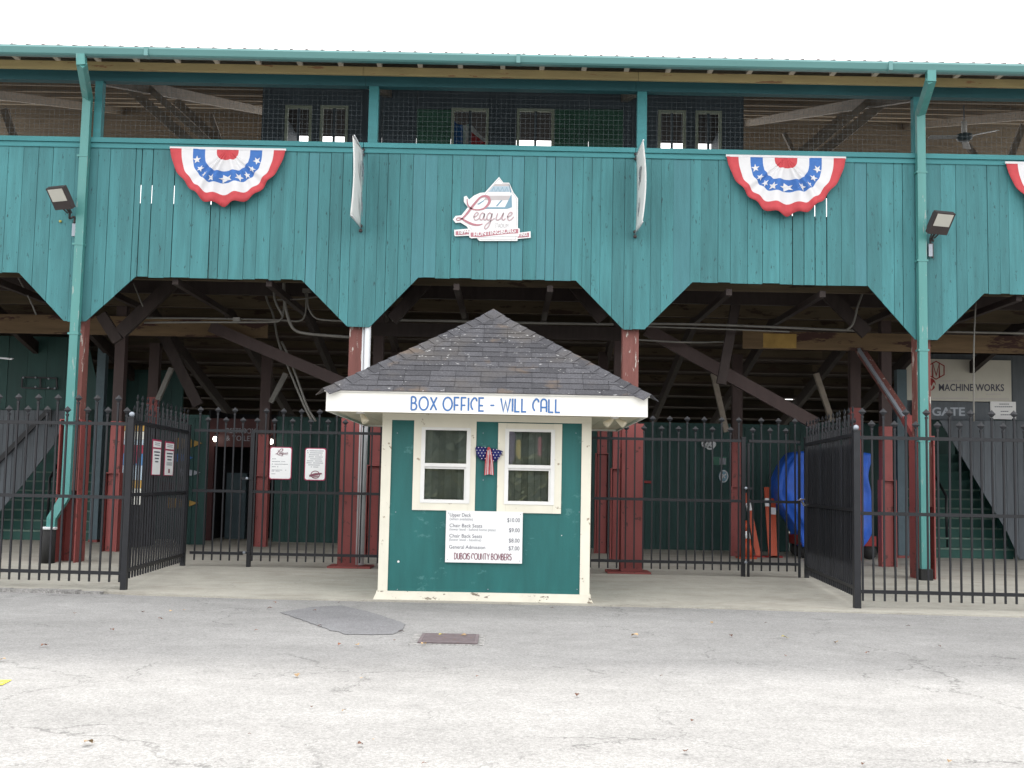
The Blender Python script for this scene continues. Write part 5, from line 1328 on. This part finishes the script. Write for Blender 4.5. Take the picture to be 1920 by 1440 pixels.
b = MB(); u_ = (mp(1025, 1115) - mp(530, 1112)); O_ = mp(530, 1112); O_.y = YM - .02; font_text(b, 'GATE', O_, u_.normalized(), ZU, NF, .235, .003, width=u_.length, bold=.006); b.build('lettering', M['galv'], t, fix=False)
t = plate('paper_notice', 'small white notice at the right end of the gate board', 1857, 1905, 753, 786, YM - .03, M['signwhite'])
b = MB()
for x0_, x1_, yy in ((1540, 1690, 950), (1470, 1750, 990), (1560, 1700, 1060), (1560, 1720, 1110)):
    for k in range(int((x1_ - x0_) / 30)): q = mp(x0_ + k * 30, yy); b.box((q.x, YM - .034, q.z), (q.x + .035, YM - .031, q.z + .02))
b.build('print_lines', M['inkgrey'], t)

# tarpaulin-covered cart
Yt = 22.6
t = thing('covered_cart', 'tall cart wrapped in a crumpled blue tarpaulin behind the right gate', 'cart', at(1545, 1030, Yt))
outline = [(1486, 846), (1512, 846), (1545, 845), (1585, 846), (1633, 846)]
levels = [(1000, 1500, 1640), (980, 1490, 1641), (955, 1472, 1643), (935, 1463, 1645), (922, 1458, 1644), (905, 1462, 1636), (890, 1467, 1634), (875, 1472, 1636), (860, 1484, 1638), (850, 1489, 1640), (845, 1494, 1639)]
b = MB(); N_ = 40; vs = []
lv = [(1026, 1508, 1622)] + levels
for li, (py, pxa, pxb) in enumerate(lv):
    xa, xb = at(pxa, py, Yt).x, at(pxb, py, Yt).x; z = at(1540, py, Yt).z; rx = (xb - xa) / 2; ry = .5
    for k in range(N_):
        a_ = 2 * math.pi * k / N_; cx = (xa + xb) / 2
        sx = abs(math.cos(a_)) ** .34 * (1 if math.cos(a_) > 0 else -1); sy = abs(math.sin(a_)) ** .34 * (1 if math.sin(a_) > 0 else -1)
        wob = .03 * math.sin(a_ * 9 + li * .35) + .014 * math.sin(a_ * 17 - li * .8) + .016 * math.sin(li * 2.4 + a_ * 2) + random.uniform(-.004, .004)
        vs.append((cx + sx * (rx + wob), Yt + .5 + sy * (ry + wob), z + (.03 * math.sin(a_ * 5) if li < 2 else 0)))
fs = [(i*N_+k, i*N_+(k+1) % N_, (i+1)*N_+(k+1) % N_, (i+1)*N_+k) for i in range(len(lv) - 1) for k in range(N_)]; fs.append(tuple((len(lv)-1)*N_ + k for k in range(N_)))
b.add(vs, fs); tp_ = b.build('tarpaulin', M['tarp'], t, smooth=True); _sb = tp_.modifiers.new('soft', 'SUBSURF'); _sb.levels = 1; _sb.render_levels = 1
xa, xb = at(1500, 1000, Yt).x, at(1640, 1000, Yt).x
MB().box((xa, Yt + .15, .36), (xb + .08, Yt + .9, .55)).build('cart_frame', M['cart'], t)
for xx in (xa + .15, xb - .05):
    for yy in (Yt + .2, Yt + .8):
        MB().tube([(xx, yy - .04, .24), (xx, yy + .04, .24)], .14, 14).build('wheel', M['rubber'], t, smooth=True)
# cone and leaning barricade rails
c = at(1399, 1018, 22.4); c.z = FLOOR
t = thing('traffic_cone', 'orange traffic cone with white collar beside the right gate post', 'traffic cone', c)
MB().box(c + Vector((-.17, -.17, 0)), c + Vector((.17, .17, .03))).build('base', M['orange'], t)
MB().tube([c + Vector((0, 0, .03)), c + Vector((0, 0, .38))], [.13, .085], 16).build('cone_body', M['orange'], t, smooth=True)
MB().tube([c + Vector((0, 0, .381)), c + Vector((0, 0, .52))], [.086, .066], 16).build('collar', M['signwhite'], t, smooth=True)
MB().tube([c + Vector((0, 0, .521)), c + Vector((0, 0, .72))], [.065, .03], 16).build('cone_tip', M['orange'], t, smooth=True)
for i, (p, q, lab) in enumerate((((1422, 1018), (1399, 925), 'orange barricade rail leaning beside the traffic cone'), ((1446, 1016), (1437, 914), 'orange barricade rail standing upright left of the blue tarpaulin'), ((1452, 1014), (1449, 935), 'short orange barricade rail touching the blue tarpaulin'))):
    p0 = at(*p, 22.9); p0.z = FLOOR; q0 = at(*q, 23.3); t = thing('barricade_rail', lab, 'barricade', p0)
    d = q0 - p0; MB().bar(p0, p0 + d * .72, .1, .05).build('rail', M['orange'], t); MB().bar(p0 + d * .721, p0 + d * .84, .1, .05).build('white_band', M['signwhite'], t); MB().bar(p0 + d * .841, q0, .1, .05).build('rail_end', M['orange'], t)
    MB().box(p0 + Vector((-.14, -.1, 0)), p0 + Vector((.14, .1, .03))).build('foot', M['cart'], t)
# wall hangings on the right green wall
def hang(name, label, c, cat): return thing(name, label, cat, c)
c = at(1327, 832, YW - .05); t = hang('white_ornament', 'white scrollwork ornament on the right green wall', c, 'ornament')
for dxp, dyp, r in ((-4, 0, .075), (4, 3, .085), (9, 1, .055)):
    q = at(1327 + dxp, 832 + dyp, YW - .05); b = MB(); ribbon(b, ell(0, 0, r, r * .9, 18), .04, q, XR, ZU, NF, .01 + abs(dxp) * .001, .01); b.build('scroll', M['whitepipe'], t)
c = at(1348, 862, YW - .05); t = hang('green_panel', 'small green and white picture on the right green wall', c, 'picture')
MB().box(at(1335, 872, YW - .04), at(1362, 857, YW - .03)).build('board', M['pressgreen'], t); MB().box(at(1349, 871, YW - .05), at(1361, 859, YW - .041)).build('white_mark', M['inkgrey'], t)
c = at(1357, 893, YW - .05); t = hang('round_emblem', 'round blue and white emblem board on the right green wall', c, 'sign')
b = MB(); rr0 = .14; b.prism3([c + Vector((rr0 * .75 * math.cos(R(k * 20)), 0, rr0 * math.sin(R(k * 20)))) for k in range(18)], (0, .02, 0)); b.build('disc', M['logoblue'], t)
b = MB(); ribbon(b, ell(0, 0, .085, .12, 20), .02, c, XR, ZU, NF, .003); ribbon(b, [(-.05, -.06), (.0, .02), (.05, .05)], .03, c, XR, ZU, NF, .005); ribbon(b, [(-.04, .05), (.03, -.04)], .02, c, XR, ZU, NF, .007); b.build('mark', M['whitepipe'], t)
c = at(1205, 903, 24.9); t = hang('red_pull_bar', 'small red horizontal bar on the green wall right of the booth', c, 'handle')
MB().bar(at(1200, 903, 24.93), at(1222, 904, 24.93), .05, .04).build('bar', M['cart'], t); MB().bar(at(1204, 903, 24.97), at(1204, 908, 24.97), .03, .05).build('stub', M['cart'], t)

# ================================================================== GROUND THINGS
q = [gnd(793, 1190), gnd(899, 1193), gnd(895, 1210), gnd(782, 1206)]
c = sum(q, Vector()) / 4
t = thing('drain_grate', 'rusty iron storm drain grate in the asphalt before the booth', 'drain', c)
gw, gd = (q[1] - q[0]).length * 1.0, .62
MB().box((c.x - gw/2 - .08, c.y - gd/2 - .05, -.05), (c.x + gw/2 + .06, c.y + gd/2 + .05, .0045)).build('concrete_collar', M['curbgrit'], t)
for (a0, a1) in (((c.x - gw/2, c.y - gd/2), (c.x + gw/2, c.y - gd/2 + .03)), ((c.x - gw/2, c.y + gd/2 - .03), (c.x + gw/2, c.y + gd/2)), ((c.x - gw/2, c.y - gd/2 + .031), (c.x - gw/2 + .03, c.y + gd/2 - .031)), ((c.x + gw/2 - .03, c.y - gd/2 + .031), (c.x + gw/2, c.y + gd/2 - .031))):
    MB().box((*a0, .006), (*a1, .018)).build('frame_bar', M['rust'], t)
MB().box((c.x - gw/2 + .03, c.y - gd/2 + .03, .0055), (c.x + gw/2 - .03, c.y + gd/2 - .03, .0065)).build('pit_shade', M['dark'], t)  # flat dark sheet painting the shade of the hole under the bars
y = c.y - gd/2 + .045
while y < c.y + gd/2 - .06:
    MB().box((c.x - gw/2 + .031, y, .007), (c.x + gw/2 - .031, y + .032, .0165)).build('grate_bar', M['rust'], t); y += .046
# fallen leaves
leafm = {}
def leaf_mesh(key, mt_):
    rnd = random.Random(key); b = MB(); n = 5; vs = []
    for i in range(n + 1):
        f = i / n; wd = .36 * math.sin(math.pi * min(f * .95 + .05, 1)) * (1 + .25 * (i % 2)); cu = .16 * math.sin(f * 3.1) + rnd.uniform(-.03, .05)
        vs += [(f - .5, wd, cu + .16 * abs(wd) + rnd.uniform(0, .1)), (f - .5, 0, cu), (f - .5, -wd, cu + .2 * abs(wd) + rnd.uniform(0, .1))]
    fs = []
    for i in range(n):
        for k in range(2): fs.append((i*3+k, i*3+k+1, (i+1)*3+k+1, (i+1)*3+k))
    b.add(vs, fs); b.bar((-.5, 0, vs[1][2]), (-.78, .05, .12), .03, .03)
    return b.mesh('leaf', mt_, fix=False)
lt = [leaf_mesh(i, mt_) for i, mt_ in enumerate((M['leafb'], M['leaft'], M['leafb'], M['leafy'], M['leaft']))]
special = {(557, 1270): 'tan leaf lying left of centre on the bright asphalt', (82, 1214): 'brown leaf standing curled on the asphalt at the left', (165, 1398): 'large pale curled leaf at the lower left', (1286, 1414): 'red brown leaf at the bottom right of the asphalt',
           (1190, 1195): 'pale curled leaf on the asphalt right of the booth', (826, 1193): 'yellow leaf lying on the drain grate', (752, 1187): 'red brown leaf at the left edge of the drain'}
leaves = [(557,1270,14,1),(82,1214,13,0),(165,1398,22,1),(1286,1414,14,0),(1190,1195,16,1),(826,1193,9,3),(752,1187,10,0),(870,1195,12,1),(795,1211,14,1),(637,1211,9,0),(670,1213,12,1),(600,1176,8,0),(505,1143,9,0),(515,1132,7,0),(300,1163,9,0),(268,1150,8,0),(345,1146,6,1),(210,1184,10,0),(6,1240,11,1),(320,1148,7,1),(677,1275,8,1),(585,1329,8,0),(645,1336,9,1),(675,1400,14,0),(468,1380,6,0),(895,1271,6,0),(635,1132,6,0),(590,1147,7,0),(740,1203,6,0),(1082,1307,12,0),(1298,1355,9,0),(1370,1195,10,0),(1470,1198,12,3),(1568,1208,12,1),(1627,1227,9,0),(1703,1176,7,0),(1761,1214,7,0),(1472,1232,6,0),(1334,1170,9,1),(1035,1142,6,0),(1436,1170,5,0),(1618,1437,9,0),(1780,1432,12,1),(795,1436,10,0),(140,1153,8,0),(480,1184,6,0),(700,1390,6,1),(1240,1270,6,0)]
LV = []
for i, (px, py, sz, mi) in enumerate(leaves):
    p = gnd(px, py, .0); s = sz / F_PX * p.y * .95
    o = link_mesh('fallen_leaf', lt[mi if mi in (1, 3) else (0 if i % 2 else 2)], None, (p.x, p.y, .004), (random.uniform(-.25, .25), random.uniform(-.25, .25), random.uniform(0, 6.28)))
    o.scale = (s, s, s)
    o.location.z = .01 + s * .08
    mcol = {1: 'pale tan', 3: 'yellow'}.get(mi, 'dark brown')
    row = 'by the concrete' if py < 1160 else 'in the shade' if py < 1250 else 'on the bright asphalt' if py < 1345 else 'in the foreground'
    colm = 'at the far left' if px < 330 else 'left of the booth' if px < 700 else 'before the booth' if px < 1110 else 'right of the booth' if px < 1500 else 'at the far right'
    lab = special.get((px, py), f'small {mcol} leaf {row}, {colm}')
    tag(o, lab, 'leaf', 'dry leaves fallen on the asphalt'); LV.append((px, o))
ORD = ['leftmost', 'second from left', 'third from left', 'fourth from left', 'fifth from left']
for lab in set(o['label'] for _, o in LV):
    same = sorted(((px, o) for px, o in LV if o['label'] == lab), key=lambda q: q[0])
    if len(same) > 1:
        for k, (_, o) in enumerate(same): o['label'] = lab + ', ' + ORD[k]

# ================================================================== BEHIND THE CAMERA (seen in the booth glass)
b = MB(); rnd = random.Random(4)
for i in range(9000):
    x = rnd.uniform(-24, 24); h = 5.6 + 1.3 * math.sin(x * .55) + .9 * math.sin(x * 1.3 + 1); z = rnd.uniform(.2, 1) ** .8 * h; y = -24 - rnd.uniform(0, 3)
    s = rnd.uniform(.35, .8); a_ = rnd.uniform(0, 6.28); t_ = rnd.uniform(-.8, .8)
    u = Vector((math.cos(a_), math.sin(a_) * .5, t_)).normalized() * s; v = u.orthogonal().normalized() * s * .7; p = Vector((x, y, z))
    b.add([p - u, p - v, p + u, p + v], [(0, 1, 2, 3)])
tag(b.build('distant_wood', M['foliage'], None, fix=False), kind='stuff')
b = MB()
for i in range(9000):
    x = rnd.uniform(-8, 8); h = 1.95 + .16 * math.sin(x * 2.9) + .12 * math.sin(x * 1.3); z = rnd.uniform(0, 1) ** .7 * h; y = -5 - rnd.uniform(0, .7)
    s = rnd.uniform(.1, .22); a_ = rnd.uniform(0, 6.28)
    u = Vector((math.cos(a_), math.sin(a_) * .5, rnd.uniform(-.8, .8))).normalized() * s; v = u.orthogonal().normalized() * s * .8; p = Vector((x, y, z))
    b.add([p - u, p - v, p + u, p + v], [(0, 1, 2, 3)])
tag(b.build('hedge_growth', M['hedge'], None, fix=False), kind='stuff')
Yr = 2 * YB + 6
for px, py, r, mt_, lab in ((958, 815, .13, M['purple'], 'purple playground post reflected in the right booth window'), (972, 828, .075, M['pyellow'], 'yellow playground post reflected in the right booth window'), (1012, 822, .055, M['pred'], 'red playground post reflected in the right booth window')):
    p = at(px, py, Yr); t = thing('playground_post', lab, 'post', (p.x, -6, 0))
    MB().tube([(p.x, -6, 0), (p.x, -6, p.z)], r, 12).build('shaft', mt_, t, smooth=True); MB().sphere((p.x, -6, p.z), r * 1.05, 12, 8, (1, 1, .7)).build('cap', mt_, t, smooth=True)

scene.render.resolution_x = 1024; scene.render.resolution_y = 768
